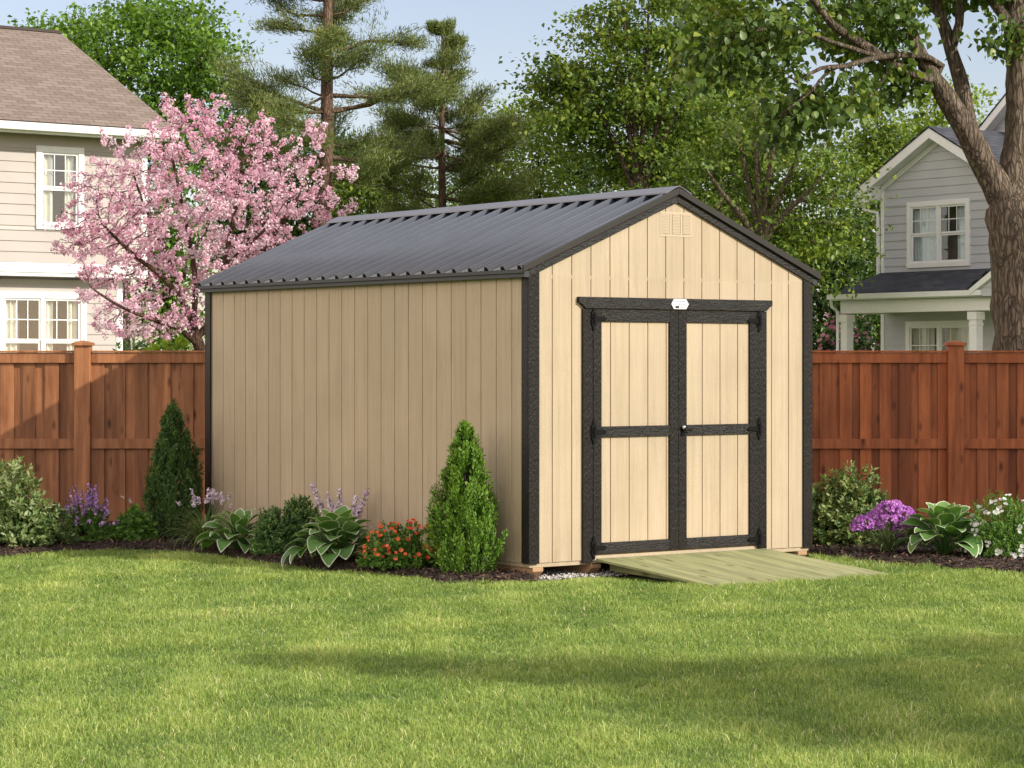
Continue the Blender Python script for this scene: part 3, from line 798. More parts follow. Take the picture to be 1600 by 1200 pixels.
# maker's plaque on the header
cx, cz = 1.540, 2.236
hexa = [(-0.095, 0), (-0.066, 0.042), (0.066, 0.042), (0.095, 0), (0.066, -0.042), (-0.066, -0.042)]
m = MB(); m.prism([(cx + a, cz + b) for a, b in hexa], 'y', -0.038, -0.0345); plaque = m.build('plaque', M['white_sign'], shed, bevel=0.001)
m = MB()
r2 = random.Random(3)
for z, xa, xb in ((cz + 0.020, -0.055, 0.055), (cz - 0.002, -0.060, 0.060), (cz - 0.026, 0.010, 0.048)):
    x = xa
    while x < xb:
        w = r2.uniform(0.004, 0.009)
        if r2.random() > 0.15:
            m.box(cx + x, cx + x + w * 0.5, -0.0386, -0.0381, z - 0.005, z + 0.005)
            m.box(cx + x + w * 0.5, cx + x + w * 0.85, -0.0386, -0.0381, z + r2.choice((-0.005, -0.001, 0.003)), z + 0.005)
        x += w + 0.002
m.build('lettering', M['grey_ink'], plaque)
m = MB(); m.box(cx - 0.052, cx - 0.010, -0.0386, -0.0381, cz - 0.036, cz - 0.014); m.build('emblem', M['ink'], plaque)

# ------------------------------------------------------------------ ramp
def ramp_thing():
    def rm():
        m, nt, b = new_mat('green_treated_plywood')
        v = coords(nt, (22, 1.5, 1)); f = noise(nt, v, 1.4, 8, 0.65)
        c = ramp(nt, f, [(0.25, (0.18, 0.185, 0.088)), (0.5, (0.30, 0.31, 0.155)), (0.8, (0.42, 0.41, 0.235))])
        vv = N(nt, 'ShaderNodeTexVoronoi'); vv.inputs['Scale'].default_value = 1.0; nt.links.new(coords(nt, (7, 2.6, 1)), vv.inputs['Vector'])
        c = mixc(nt, c, ramp(nt, vv.outputs['Distance'], [(0.07, (0.38, 0.30, 0.20)), (0.20, (1, 1, 1))]), 0.9, 'MULTIPLY')
        c = mixc(nt, c, ramp(nt, noise(nt, coords(nt, (8, 0.7, 1)), 1.1, 4), [(0.4, (0.76, 0.78, 0.70)), (0.6, (1.10, 1.08, 1.0))]), 1.0, 'MULTIPLY')
        nt.links.new(c, b.inputs['Base Color']); b.inputs['Roughness'].default_value = 0.75; bump(nt, b, f, 0.3, 0.004); return m
    p = shed_xy(0, 0); rt = empty('ramp', (p[0], p[1], 0), YAW)
    tag(rt, 'greenish treated wood ramp leading from the lawn up to the double doors', 'ramp')
    m = MB(); y0, y1 = -0.026, -1.40
    mat = rm()
    ztop = lambda y: 0.010 + 0.128 * (y - y1) / (y0 - y1) + 0.012
    xs = [0.655, 2.50]
    for a, b in zip(xs[:-1], xs[1:]):
        m.add([(a, y0, ztop(y0)), (b, y0, ztop(y0)), (b + 0.13, y1, ztop(y1)), (a + 0.10, y1, ztop(y1)),
               (a, y0, ztop(y0) - 0.020), (b, y0, ztop(y0) - 0.020), (b + 0.13, y1, ztop(y1) - 0.020), (a + 0.10, y1, ztop(y1) - 0.020)],
              [(0, 1, 2, 3), (7, 6, 5, 4), (0, 4, 5, 1), (1, 5, 6, 2), (2, 6, 7, 3), (3, 7, 4, 0)], 0.3)
    m.build('deck', mat, rt, bevel=0.002)
    for a in (0.80, 1.55, 2.40):
        k = MB(); sh = lambda y: a + 0.09 * (y0 - y) / (y0 - y1)
        z = lambda y: ztop(y) - 0.0205
        ym = -1.15
        k.add([(sh(y0), y0, z(y0)), (sh(y0) + 0.038, y0, z(y0)), (sh(ym) + 0.038, ym, z(ym)), (sh(ym), ym, z(ym)),
               (sh(y0), y0, z(y0) - 0.085), (sh(y0) + 0.038, y0, z(y0) - 0.085), (sh(ym) + 0.038, ym, -0.005), (sh(ym), ym, -0.005)],
              [(0, 1, 2, 3), (7, 6, 5, 4), (0, 4, 5, 1), (1, 5, 6, 2), (2, 6, 7, 3), (3, 7, 4, 0)], 0.3)
        k.build('stringer', mat, rt)
    return rt
ramp_thing()

# ------------------------------------------------------------------ fences
def fence(name, label, x0, x1, posts, mat, pitch, seed):
    rr = random.Random(seed); y = FENCE_Y
    root = empty(name, (x0, y, 0)); tag(root, label, 'fence')
    H = 1.873
    ox = x0
    secs = sorted([x0] + [p for p in posts] + [x1])
    bd = MB(); x = x0 + 0.02
    while x < x1 - 0.02:
        w = pitch * rr.uniform(0.56, 0.66)
        bd.box(x - ox, min(x + w, x1) - ox, 0.012 + rr.uniform(0, 0.003), 0.028, 0.03, 1.80, rr.random())
        a = x + w - 0.02; b2 = x + pitch + 0.02
        if a < x1: bd.box(a - ox, min(b2, x1) - ox, 0.034 + rr.uniform(0, 0.002), 0.050, 0.03, 1.80, rr.random() * 0.75)
        x += pitch * rr.uniform(0.97, 1.03)
    bd.build('board_panel', mat, root, bevel=0.003)
    pw = 0.085
    pe = [x0 + 0.0] + sorted(posts) + [x1]
    for i in range(len(pe) - 1):
        a = pe[i] + (pw if i > 0 else 0.0) + 0.001; b2 = pe[i + 1] - (pw if i < len(pe) - 2 else 0.0) - 0.001
        for z0, z1, ya, yb, nm in ((1.742, 1.850, -0.014, 0.010, 'rail'), (0.832, 0.938, -0.022, 0.0105, 'rail'), (1.852, 1.874, -0.030, 0.062, 'top_cap')):
            k = MB(); k.box(a - ox, b2 - ox, ya, yb, z0, z1, rr.uniform(0.45, 0.8)); k.build(nm, mat, root, bevel=0.004)
    for p in posts:
        k = MB(); v = rr.uniform(0.5, 0.8)
        k.box(p - pw - ox, p + pw - ox, -0.075, 0.075, 0.0, 1.925, v)
        po = k.build('post', mat, root, bevel=0.006)
        k = MB(); q = pw + 0.022; k.box(p - q - ox, p + q - ox, -0.098, 0.098, 1.926, 1.958, v)
        k.add([(p - q * .9 - ox, -0.088, 1.9585), (p + q * .9 - ox, -0.088, 1.9585), (p + q * .9 - ox, 0.088, 1.9585), (p - q * .9 - ox, 0.088, 1.9585), (p - ox, 0, 1.985)],
              [(0, 1, 4), (1, 2, 4), (2, 3, 4), (3, 0, 4), (3, 2, 1, 0)], v)
        k.build('post_cap', mat, po, bevel=0.003)
fx = lambda px: (px - HX) / FPX * FENCE_Y
fence('wooden_fence', 'orange brown board fence left of the shed with one square post in view', -9.5, -0.60, [fx(130), fx(130) - 2.6, fx(130) + 2.6], M['fence'], 0.238, 5)
fence('wooden_fence', 'red brown board fence right of the shed below the grey house', -0.55, 9.5, [fx(1492), fx(1492) + 2.6, fx(1492) - 2.6], M['fence_red'], 0.212, 9)

# ------------------------------------------------------------------ houses
def lap(mb, poly_fn, z0, z1, step, x0, x1, y):
    """lap siding: tilted boards; poly_fn(z)->(xa,xb) limits"""
    z = z0
    while z < z1 - 0.01:
        zz = min(z + step, z1)
        a0, b0 = poly_fn(z); a1, b1 = poly_fn(zz)
        a0, b0 = max(a0, x0), min(b0, x1); a1, b1 = max(a1, x0), min(b1, x1)
        if b0 - a0 > 0.02:
            v = random.random()
            if b1 < a1: a1 = b1 = (a1 + b1) / 2
            mb.add([(a0, y - 0.018, z), (b0, y - 0.018, z), (b1, y - 0.002, zz), (a1, y - 0.002, zz), (a0, y, z), (b0, y, z)],
                   [(0, 1, 2, 3), (0, 4, 5, 1)], v)
        z = zz
def window(parent, x0, x1, z0, z1, y, units, trim=0.11, cur='curtain', cols=3, rows=2, curt=((0, 0.42),), top_only=True):
    """wall trim + sashes (the frame), with glass, curtains and the dim room behind as its own children"""
    m = MB(); fw = trim
    m.box(x0, x1, y - 0.045, y + 0.02, z1 - fw, z1); m.box(x0, x1, y - 0.050, y + 0.02, z0, z0 + fw * 0.9)
    m.box(x0, x0 + fw, y - 0.0445, y + 0.02, z0 + fw * 0.9, z1 - fw); m.box(x1 - fw, x1, y - 0.0445, y + 0.02, z0 + fw * 0.9, z1 - fw)
    gx0, gx1, gz0, gz1 = x0 + fw, x1 - fw, z0 + fw * 0.9, z1 - fw
    uw = (gx1 - gx0) / units; zm = (gz0 + gz1) / 2
    glass = MB(); cu = MB()
    for u in range(units):
        a, b = gx0 + u * uw, gx0 + (u + 1) * uw
        if u > 0: m.box(a - 0.03, a + 0.03, y - 0.040, y + 0.02, gz0, gz1)
        a2 = a + (0.03 if u > 0 else 0); b2 = b - (0.03 if u < units - 1 else 0)
        s = 0.035
        for (p, q, yy) in ((gz0, zm - 0.001, y - 0.008), (zm + 0.001, gz1, y - 0.022)):
            m.box(a2, a2 + s, yy, yy + 0.025, p, q); m.box(b2 - s, b2, yy, yy + 0.025, p, q)
            m.box(a2 + s, b2 - s, yy, yy + 0.025, p, p + s); m.box(a2 + s, b2 - s, yy, yy + 0.025, q - s, q)
            glass.box(a2 + s, b2 - s, yy + 0.010, yy + 0.014, p + s, q - s)
            if yy < y - 0.01 or not top_only:
                for c in range(1, cols):
                    xx = a2 + s + (b2 - a2 - 2 * s) * c / cols; m.box(xx - 0.009, xx + 0.009, yy + 0.002, yy + 0.009, p + s, q - s)
                for c in range(1, rows):
                    zz = p + s + (q - p - 2 * s) * c / rows; m.box(a2 + s, b2 - s, yy + 0.003, yy + 0.008, zz - 0.009, zz + 0.009)
    fr = m.build('window', M['white'], parent, bevel=0.003)
    glass.build('pane', M['glass'], fr)
    for (f0, f1) in curt:
        n = 90; xs = np.linspace(gx0 + (gx1 - gx0) * f0, gx0 + (gx1 - gx0) * f1, n); ph = R.random() * 6
        yy = y + 0.075 + 0.025 * np.sin(xs * 75 + ph + 1.2 * np.sin(xs * 13)) + 0.01 * np.sin(xs * 31)
        V = np.concatenate([np.stack([xs, yy, np.full(n, gz0 - 0.05)], 1), np.stack([xs, yy, np.full(n, gz1 + 0.05)], 1)])
        F = [(i, i + 1, n + i + 1, n + i) for i in range(n - 1)]
        mesh_np('curtain', V, F, M[cur], fr, smooth=True)
    b = MB(); e = 0.35
    X0, X1, Z0, Z1 = gx0 - 0.02, gx1 + 0.02, gz0 - 0.02, gz1 + 0.02
    for q in ([(X0, y + e, Z0), (X1, y + e, Z0), (X1, y + e, Z1), (X0, y + e, Z1)], [(X0, y + 0.03, Z0), (X0, y + e, Z0), (X0, y + e, Z1), (X0, y + 0.03, Z1)],
              [(X1, y + 0.03, Z0), (X1, y + e, Z0), (X1, y + e, Z1), (X1, y + 0.03, Z1)], [(X0, y + 0.03, Z1), (X1, y + 0.03, Z1), (X1, y + e, Z1), (X0, y + e, Z1)], [(X0, y + 0.03, Z0), (X1, y + 0.03, Z0), (X1, y + e, Z0), (X0, y + e, Z0)]):
        b.add(q, [(0, 1, 2, 3)])
    b.build('room', M['room'], fr)
    return fr
def uvplane(name, quad, mat, parent, thick=0.05):
    """roof slab with UVs in metres along its eave / up its slope"""
    q = [Vector(p) for p in quad]; e = (q[1] - q[0]).normalized(); nn = (q[1] - q[0]).cross(q[3] - q[0]).normalized(); s = nn.cross(e)
    if nn.z < 0: nn = -nn
    me = bpy.data.meshes.new(name); n = len(q)
    top = [p for p in q]; bot = [p - nn * thick for p in q]
    F = [tuple(range(n)), tuple(range(2 * n - 1, n - 1, -1))] + [(i, (i + 1) % n, n + (i + 1) % n, n + i) for i in range(n)]
    me.from_pydata([tuple(p) for p in top + bot], [], F)
    uv = me.uv_layers.new(name='UVMap')
    for l in me.loops:
        p = Vector(me.vertices[l.vertex_index].co) - q[0]; uv.data[l.index].uv = (p.dot(e), p.dot(s))
    bmx = bmesh.new(); bmx.from_mesh(me); bmesh.ops.recalc_face_normals(bmx, faces=bmx.faces); bmx.to_mesh(me); bmx.free()
    me.materials.append(mat); o = bpy.data.objects.new(name, me); COL.objects.link(o); o.parent = parent
    return o

# left house: local x along the wall (to the right and away), local y into the house
hl = empty('beige_house', (-6.09, 40.1, 0), YAW)
tag(hl, 'two storey beige clapboard house with brown shingle roof behind the cherry tree', 'house')
def solid(mb, x0, x1, y0, y1, z0, z1): mb.box(x0, x1, y0, y1, z0, z1, 0.5)
def wall_with_holes(mb, x0, x1, z0, z1, y, holes, step, th=0.03):
    """lap boards cut around window holes, plus thin backing"""
    z = z0
    cuts = sorted({c for h in holes for c in h[2:]})
    while z < z1 - 0.01:
        zz = min([z + step, z1] + [c for c in cuts if z + 0.004 < c < z + step]); iv = [(x0, x1)]
        for (a, b, c, d) in holes:
            if zz > c + 0.003 and z < d - 0.003:
                nv = []
                for p, q in iv:
                    if b <= p or a >= q: nv.append((p, q)); continue
                    if a > p: nv.append((p, a))
                    if b < q: nv.append((b, q))
                iv = nv
        for p, q in iv: 
            mb.add([(p, y - 0.020, z), (q, y - 0.020, z), (q, y - 0.004, zz), (p, y - 0.004, zz), (p, y, z), (q, y, z), (q, y + 0.03, zz), (p, y + 0.03, zz)],
                   [(0, 1, 2, 3), (0, 4, 5, 1), (4, 5, 6, 7)], random.random())
        z = zz
uw = (-1.99, -1.143, 3.90, 5.25); lw = (-2.52, -0.95, 1.30, 2.90); lw2 = (-6.0, -4.5, 1.30, 2.90); uw2 = (-5.4, -4.5, 3.9, 5.25)
m = MB(); sh = 0.05
H_ = lambda w: (w[0] + sh, w[1] - sh, w[2] + sh, w[3] - sh)
wall_with_holes(m, -8.0, -0.10, 3.36, 5.42, 0.0, [H_(uw), H_(uw2)], 0.172)
wall_with_holes(m, -8.0, -0.40, 0.10, 3.10, 0.30, [H_(lw), H_(lw2)], 0.172)
m.box(-0.02, 0.0, 0.02, 7.9, 3.2, 5.42, 0.5); m.box(-0.32, -0.30, 0.32, 7.9, 0, 3.2, 0.5)
m.prism([(-0.0, 5.42), (8.0, 5.42), (4.0, 7.40)], 'x', -0.02, 0.0, 0.5)
m.box(-8.0, 0, 7.9, 7.95, 0, 5.42); m.box(-8.02, -8.0, 0.0, 7.9, 0, 5.42)
m.build('wall', M['beige'], hl)
m = MB()
m.box(-8.0, 0.015, -0.030, 0.015, 3.20, 3.355); m.box(-0.095, 0.015, -0.028, 0.015, 3.36, 5.42)
m.box(-0.40, -0.285, 0.272, 0.315, 0.0, 3.10); m.box(-8, 0.0, -0.012, 0.30, 3.14, 3.199)
m.build('wall_trim', M['white'], hl, bevel=0.004)
m = MB(); m.box(-8.0, 0.28, -0.40, -0.001, 5.425, 5.445); m.build('soffit', M['soffit'], hl)
m = MB(); m.box(-8.0, 0.30, -0.43, -0.405, 5.40, 5.56)
m.prism([(-0.56, 5.56), (-0.54, 5.44), (-0.432, 5.44), (-0.432, 5.56), (-0.44, 5.56), (-0.445, 5.455), (-0.53, 5.455), (-0.545, 5.56)], 'x', -8.0, 0.33)
m.prism([(-0.42, 5.46), (4.0, 7.56), (4.0, 7.42), (-0.42, 5.36)], 'x', 0.281, 0.305); m.prism([(8.42, 5.46), (4.0, 7.56), (4.0, 7.42), (8.42, 5.36)], 'x', 0.281, 0.305)
m.build('gutter', M['white'], hl, bevel=0.004)
slp = 0.475
rf = uvplane('roof', [(-8.0, -0.50, 5.585), (0.33, -0.50, 5.585), (0.33, 4.0, 5.585 + 4.5 * 0.475), (-8.0, 4.0, 5.585 + 4.5 * 0.475)], M['brown_shingle'], hl)
uvplane('roof', [(-8.0, 8.5, 5.585), (0.33, 8.5, 5.585), (0.33, 4.0, 5.585 + 4.5 * 0.475), (-8.0, 4.0, 5.585 + 4.5 * 0.475)][::-1], M['brown_shingle'], hl)
m = MB(); rz = 5.585 + 4.5 * 0.475; m.prism([(3.86, rz - 0.05), (4.0, rz + 0.02), (4.14, rz - 0.05), (4.0, rz - 0.01)], 'x', -8.0, 0.34); m.build('ridge_cap', M['brown_shingle'], hl)
# raised shingle courses give the roof its stepped edges
m = MB(); n_c = 34
window(hl, *uw[:2], *uw[2:], 0.0, 1, 0.10, curt=((0.0, 0.38), (0.68, 1.0)))
window(hl, *lw[:2], *lw[2:], 0.30, 2, 0.11, curt=((0.0, 0.20), (0.52, 0.66), (0.86, 1.0)))
window(hl, *uw2[:2], *uw2[2:], 0.0, 1, 0.10); window(hl, *lw2[:2], *lw2[2:], 0.30, 2, 0.11)

# right house: local x along the wall (to the right and nearer), local y into the house
RA = -math.atan2(0.807, 0.59)
hr = empty('grey_house', (7.06, 46.0, 0), RA)
tag(hr, 'two storey grey clapboard house with white trim and a porch behind the fence', 'house')
AX, EZ, SLR = 1.53, 4.86, 0.54
gz = lambda x: EZ + 0.30 + SLR * (AX - abs(x - AX))
AZ = gz(AX)
rw = (0.69, 2.28, 3.52, 4.76); rl = (0.66, 2.35, 0.9, 2.52)
m = MB()
wall_with_holes(m, 0.07, 3.06, 3.10, EZ, 0.0, [H_(rw)], 0.160)
wall_with_holes(m, 0.07, 6.0, 0.10, 3.10, 0.0, [H_(rl)], 0.160)
lap(m, lambda z: (AX - (AZ - z) / SLR, AX + (AZ - z) / SLR), EZ, AZ - 0.02, 0.160, 0.0, 3.06, 0.0)
m.box(0.0, 0.02, 0.03, 6.0, 0, EZ + 0.28); m.box(3.04, 3.06, 0.03, 2.2, 3.0, EZ + 0.28)
m.box(3.061, 6.0, 0.0, 0.02, 3.1, 4.6)
m.build('wall', M['grey'], hr)
m = MB(); m.box(-0.012, 0.075, -0.026, 0.0, 0.1, EZ + 0.25); m.box(-0.012, -0.0005, 0.001, 0.09, 0.1, EZ + 0.25)
m.build('corner_board', M['white'], hr, bevel=0.004)
ov = 0.50; fo = 0.32
m = MB()
for sg in (-1, 1):
    X = lambda d: AX + sg * d
    hh = AX + ov
    m.prism([(X(0), AZ + 0.10), (X(hh), AZ + 0.10 - SLR * hh), (X(hh), AZ - 0.09 - SLR * hh), (X(0), AZ - 0.09)], 'y', -fo, -fo + 0.03)
    m.prism([(X(0), AZ - 0.02), (X(hh - .02), AZ - 0.02 - SLR * (hh - .02)), (X(hh - .02), AZ - 0.05 - SLR * (hh - .02)), (X(0), AZ - 0.05)], 'y', -fo + 0.031, 0.0)
    m.prism([(X(0), AZ - 0.055), (X(AX), AZ - 0.055 - SLR * AX), (X(AX), AZ - 0.17 - SLR * AX), (X(0), AZ - 0.17)], 'y', -0.04, -0.005)
m.prism([(-ov, gz(0) - SLR * ov - 0.12), (-ov, gz(0) - SLR * ov + 0.02), (0.0, EZ + 0.26), (0.0, EZ - 0.02), (-ov + 0.1, EZ - 0.14)], 'y', -fo + 0.032, -0.03)
m.tube([(-0.33, -0.20, EZ - 0.06), (-0.30, -0.15, EZ - 0.20), (-0.06, -0.06, EZ - 0.26), (-0.05, -0.055, EZ - 0.5), (-0.05, -0.055, 3.2)], 0.035, 8)
m.build('gable_trim', M['white'], hr, bevel=0.004)
for sg in (-1, 1):
    hh = AX + ov + 0.02; zt0 = AZ + 0.135
    q = [(AX + sg * hh, -fo - 0.02, zt0 - SLR * hh), (AX, -fo - 0.02, zt0), (AX, 4.0, zt0), (AX + sg * hh, 4.0, zt0 - SLR * hh)]
    uvplane('gable_roof', [q[0], q[3], q[2], q[1]], M['dark_shingle'], hr, 0.03)
# porch
pd = 1.20; PX1 = 3.75
uvplane('porch_roof', [(0.03, -pd - 0.12, 3.03), (PX1, -pd - 0.12, 3.03), (PX1, -0.002, 3.46), (-0.02, -0.002, 3.46)], M['dark_shingle'], hr, 0.04)
m = MB(); m.box(0.0, PX1, -pd - 0.17, -pd - 0.125, 2.90, 3.01); m.box(0.0, PX1 + 0.1, -pd - 0.25, -pd - 0.172, 2.92, 3.015)
m.box(0.0, 0.03, -pd - 0.12, -0.03, 2.90, 3.02)
m.box(0.13, PX1 + 2, -pd - 0.02, -pd + 0.14, 2.66, 2.897); m.box(0.13, 0.27, -pd + 0.145, -0.03, 2.66, 2.897)
m.tube([(0.06, -pd - 0.20, 2.92), (0.06, -pd - 0.17, 2.78), (0.10, -pd - 0.06, 2.70), (0.10, -pd - 0.06, 0.2)], 0.03, 8)
m.build('porch_beam', M['white'], hr, bevel=0.004)
m = MB(); m.box(0.28, PX1 + 2, -pd + 0.145, -0.03, 2.87, 2.895); m.build('porch_ceiling', M['soffit'], hr)
# little gable return on the right end of the porch
m = MB()
m.prism([(PX1 - 0.15, 2.93), (PX1 - 0.15, 3.03), (PX1 + 0.9, 3.66), (PX1 + 0.9, 3.52)], 'y', -pd - 0.27, -pd - 0.20)
m.prism([(PX1 + 1.95, 2.93), (PX1 + 1.95, 3.03), (PX1 + 0.9, 3.66), (PX1 + 0.9, 3.52)], 'y', -pd - 0.27, -pd - 0.20)
m.build('porch_gable_trim', M['white'], hr, bevel=0.004)
m = MB(); lap(m, lambda z: (PX1 + 0.9 - (3.60 - z) / 0.6, PX1 + 0.9 + (3.60 - z) / 0.6), 2.90, 3.55, 0.16, PX1 - 0.2, PX1 + 2, -pd - 0.18); m.build('porch_gable', M['grey'], hr)
uvplane('porch_roof', [(PX1 - 0.2, -pd - 0.28, 3.06), (PX1 - 0.2, -0.01, 3.06), (PX1 + 0.9, -0.01, 3.70), (PX1 + 0.9, -pd - 0.28, 3.70)], M['dark_shingle'], hr, 0.03)
uvplane('porch_roof', [(PX1 + 2.0, -pd - 0.28, 3.06), (PX1 + 2.0, -0.01, 3.06), (PX1 + 0.9, -0.01, 3.70), (PX1 + 0.9, -pd - 0.28, 3.70)][::-1], M['dark_shingle'], hr, 0.03)
for x in (0.23, 3.47, 5.6):
    k = MB(); k.box(x - 0.085, x + 0.085, -pd - 0.03, -pd + 0.14, 0.1, 2.50); k.box(x - 0.11, x + 0.11, -pd - 0.055, -pd + 0.165, 2.501, 2.64)
    k.box(x - 0.095, x + 0.095, -pd - 0.04, -pd + 0.15, 2.40, 2.44); k.build('column', M['white'], hr, bevel=0.004)
m = MB(); m.box(0.0, 6.0, -pd - 0.15, -0.03, 0.0, 0.1); m.build('porch_floor', M['soffit'], hr)
window(hr, *rw[:2], *rw[2:], 0.0, 2, 0.10, cur='curtain_blue', curt=((0.0, 0.44), (0.80, 1.0)))
window(hr, *rl[:2], *rl[2:], 0.0, 2, 0.10, cur='curtain', curt=((0.0, 0.36), (0.55, 1.0)), top_only=False)
# main block set back behind, with its own gable
by = 2.2; AX2, AZ2, S2 = 1.75, 7.02, 0.86
m = MB()
m.prism([(0.0, 4.6), (6.6, 4.6), (3.3, 5.9)], 'x', 5.90, 5.98); wall_with_holes(m, 0.55, 3.0, 4.6, 5.95, by, [], 0.16); m.box(0.56, 2.99, by + 0.04, 6.5, 4.6, 5.93); m.box(0.05, 5.95, 0.46, 6.5, 0.1, 4.58)
lap(m, lambda z: (AX2 - (AZ2 - z) / S2, AX2 + (AZ2 - z) / S2), 5.95, AZ2 - 0.05, 0.16, 0.75, 3.0, by)
m.build('rear_wall', M['grey'], hr)
m = MB()
for sg in (-1, 1):
    X = lambda d: AX2 + sg * d
    hh = 1.30
    m.prism([(X(0), AZ2 + 0.14), (X(hh), AZ2 + 0.14 - S2 * hh), (X(hh), AZ2 - 0.04 - S2 * hh), (X(0), AZ2 - 0.04)], 'y', by - 0.30, by - 0.27)
    m.prism([(X(0), AZ2 + 0.04), (X(hh), AZ2 + 0.04 - S2 * hh), (X(hh), AZ2 + 0.0 - S2 * hh), (X(0), AZ2 + 0.0)], 'y', by - 0.269, by)
m.build('rear_gable_trim', M['white'], hr, bevel=0.004)
for sg in (-1, 1):
    hh = 1.32; z_ = AZ2 + 0.17
    q = [(AX2 + sg * hh, by - 0.31, z_ - S2 * hh), (AX2, by - 0.31, z_), (AX2, by + 4, z_), (AX2 + sg * hh, by + 4, z_ - S2 * hh)]
    uvplane('rear_roof', [q[0], q[3], q[2], q[1]], M['dark_shingle'], hr, 0.03)

uvplane('main_roof', [(3.06, -0.25, 4.62), (6.2, -0.25, 4.62), (6.2, 3.3, 6.02), (3.06, 3.3, 6.02)], M['dark_shingle'], hr, 0.05)
uvplane('main_roof', [(3.06, 6.85, 4.62), (6.2, 6.85, 4.62), (6.2, 3.301, 6.02), (3.06, 3.301, 6.02)][::-1], M['dark_shingle'], hr, 0.05)

# ------------------------------------------------------------------ leaf materials
L = {}
L['maple'] = leaf_mat('fresh_maple_leaves', [(0, (0.052, 0.116, 0.018)), (0.5, (0.138, 0.262, 0.034)), (1, (0.293, 0.447, 0.065))], 0.35)
L['elm'] = leaf_mat('olive_green_leaves', [(0, (0.043, 0.088, 0.017)), (0.5, (0.146, 0.230, 0.036)), (1, (0.370, 0.433, 0.068))], 0.32)
L['dark'] = leaf_mat('deep_green_leaves', [(0, (0.021, 0.052, 0.014)), (0.5, (0.060, 0.119, 0.028)), (1, (0.165, 0.246, 0.056))], 0.28)
L['birch'] = leaf_mat('yellow_green_leaves', [(0, (0.097, 0.165, 0.024)), (0.5, (0.234, 0.330, 0.042)), (1, (0.440, 0.522, 0.072))], 0.42)
L['pine'] = leaf_mat('pine_needles', [(0, (0.043, 0.079, 0.024)), (0.5, (0.130, 0.179, 0.045)), (1, (0.302, 0.309, 0.083))], 0.20)
L['big'] = leaf_mat('broad_green_leaves', [(0, (0.051, 0.095, 0.025)), (0.5, (0.117, 0.192, 0.037)), (1, (0.305, 0.363, 0.058))], 0.30, rough=0.4, spec=0.4)
L['blossom'] = leaf_mat('pink_blossom_petals', [(0, (0.68, 0.33, 0.46)), (0.45, (0.87, 0.61, 0.71)), (0.8, (0.90, 0.77, 0.82)), (1, (0.92, 0.88, 0.89))], 0.42, rough=0.7, spec=0.15, tint=(1.05, 0.9, 0.95))
L['arbor'] = leaf_mat('bright_conifer_sprays', [(0, (0.031, 0.088, 0.013)), (0.5, (0.098, 0.213, 0.026)), (1, (0.260, 0.400, 0.061))], 0.25)
L['arbor_dark'] = leaf_mat('dark_conifer_sprays', [(0, (0.022, 0.058, 0.019)), (0.5, (0.059, 0.124, 0.034)), (1, (0.133, 0.221, 0.054))], 0.22)
L['box'] = leaf_mat('boxwood_leaves', [(0, (0.031, 0.082, 0.024)), (0.5, (0.086, 0.180, 0.048)), (1, (0.230, 0.360, 0.103))], 0.2)
L['laurel'] = leaf_mat('laurel_leaves', [(0, (0.041, 0.086, 0.024)), (0.5, (0.121, 0.196, 0.055)), (1, (0.345, 0.392, 0.137))], 0.2)
L['pale'] = leaf_mat('cream_variegated_leaves', [(0, (0.030, 0.063, 0.014)), (0.45, (0.099, 0.165, 0.037)), (0.8, (0.265, 0.337, 0.130)), (1, (0.384, 0.434, 0.231))], 0.3)
L['herb'] = leaf_mat('bright_herb_leaves', [(0, (0.047, 0.121, 0.019)), (0.5, (0.118, 0.244, 0.037)), (1, (0.234, 0.389, 0.066))], 0.3)
L['strap'] = leaf_mat('grey_green_strap_leaves', [(0, (0.070, 0.130, 0.046)), (0.6, (0.182, 0.273, 0.098)), (1, (0.392, 0.442, 0.195))], 0.3)
L['violet'] = leaf_mat('violet_petals', [(0, (0.275, 0.130, 0.391)), (0.6, (0.600, 0.351, 0.690)), (1, (0.900, 0.676, 0.874))], 0.3, rough=0.7, spec=0.1, tint=(1, 0.85, 1))
L['magenta'] = leaf_mat('magenta_petals', [(0, (0.286, 0.075, 0.363)), (0.6, (0.550, 0.200, 0.616)), (1, (0.814, 0.450, 0.814))], 0.3, rough=0.7, spec=0.1, tint=(1, 0.85, 1))
L['lilac'] = leaf_mat('pale_lilac_petals', [(0, (0.48, 0.35, 0.46)), (0.5, (0.78, 0.66, 0.76)), (1, (0.87, 0.82, 0.86))], 0.3, rough=0.7, spec=0.1, tint=(1, 0.95, 1))
L['orange'] = leaf_mat('orange_red_petals', [(0, (0.500, 0.024, 0.024)), (0.35, (0.800, 0.096, 0.028)), (0.8, (0.850, 0.192, 0.064)), (1, (0.850, 0.304, 0.176))], 0.25, rough=0.6, spec=0.15, tint=(1, 0.9, 0.9))
L['white'] = leaf_mat('white_petals', [(0, (0.6, 0.6, 0.55)), (1, (0.85, 0.85, 0.82))], 0.25, rough=0.6, spec=0.15, tint=(1, 1, 1))
L['rose'] = leaf_mat('rose_pink_petals', [(0, (0.50, 0.10, 0.20)), (0.6, (0.75, 0.32, 0.42)), (1, (0.85, 0.60, 0.62))], 0.25, rough=0.6, spec=0.15, tint=(1, 0.9, 0.9))
L['grass'] = leaf_mat('grass_blades', [(0, (0.107, 0.188, 0.049)), (0.4, (0.255, 0.366, 0.087)), (0.75, (0.479, 0.563, 0.159)), (0.93, (0.766, 0.752, 0.329)), (1, (0.782, 0.663, 0.547))], 0.35, rough=0.5, spec=0.25, tint=(1.1, 1.15, 0.6))

# ------------------------------------------------------------------ trees
T = {}
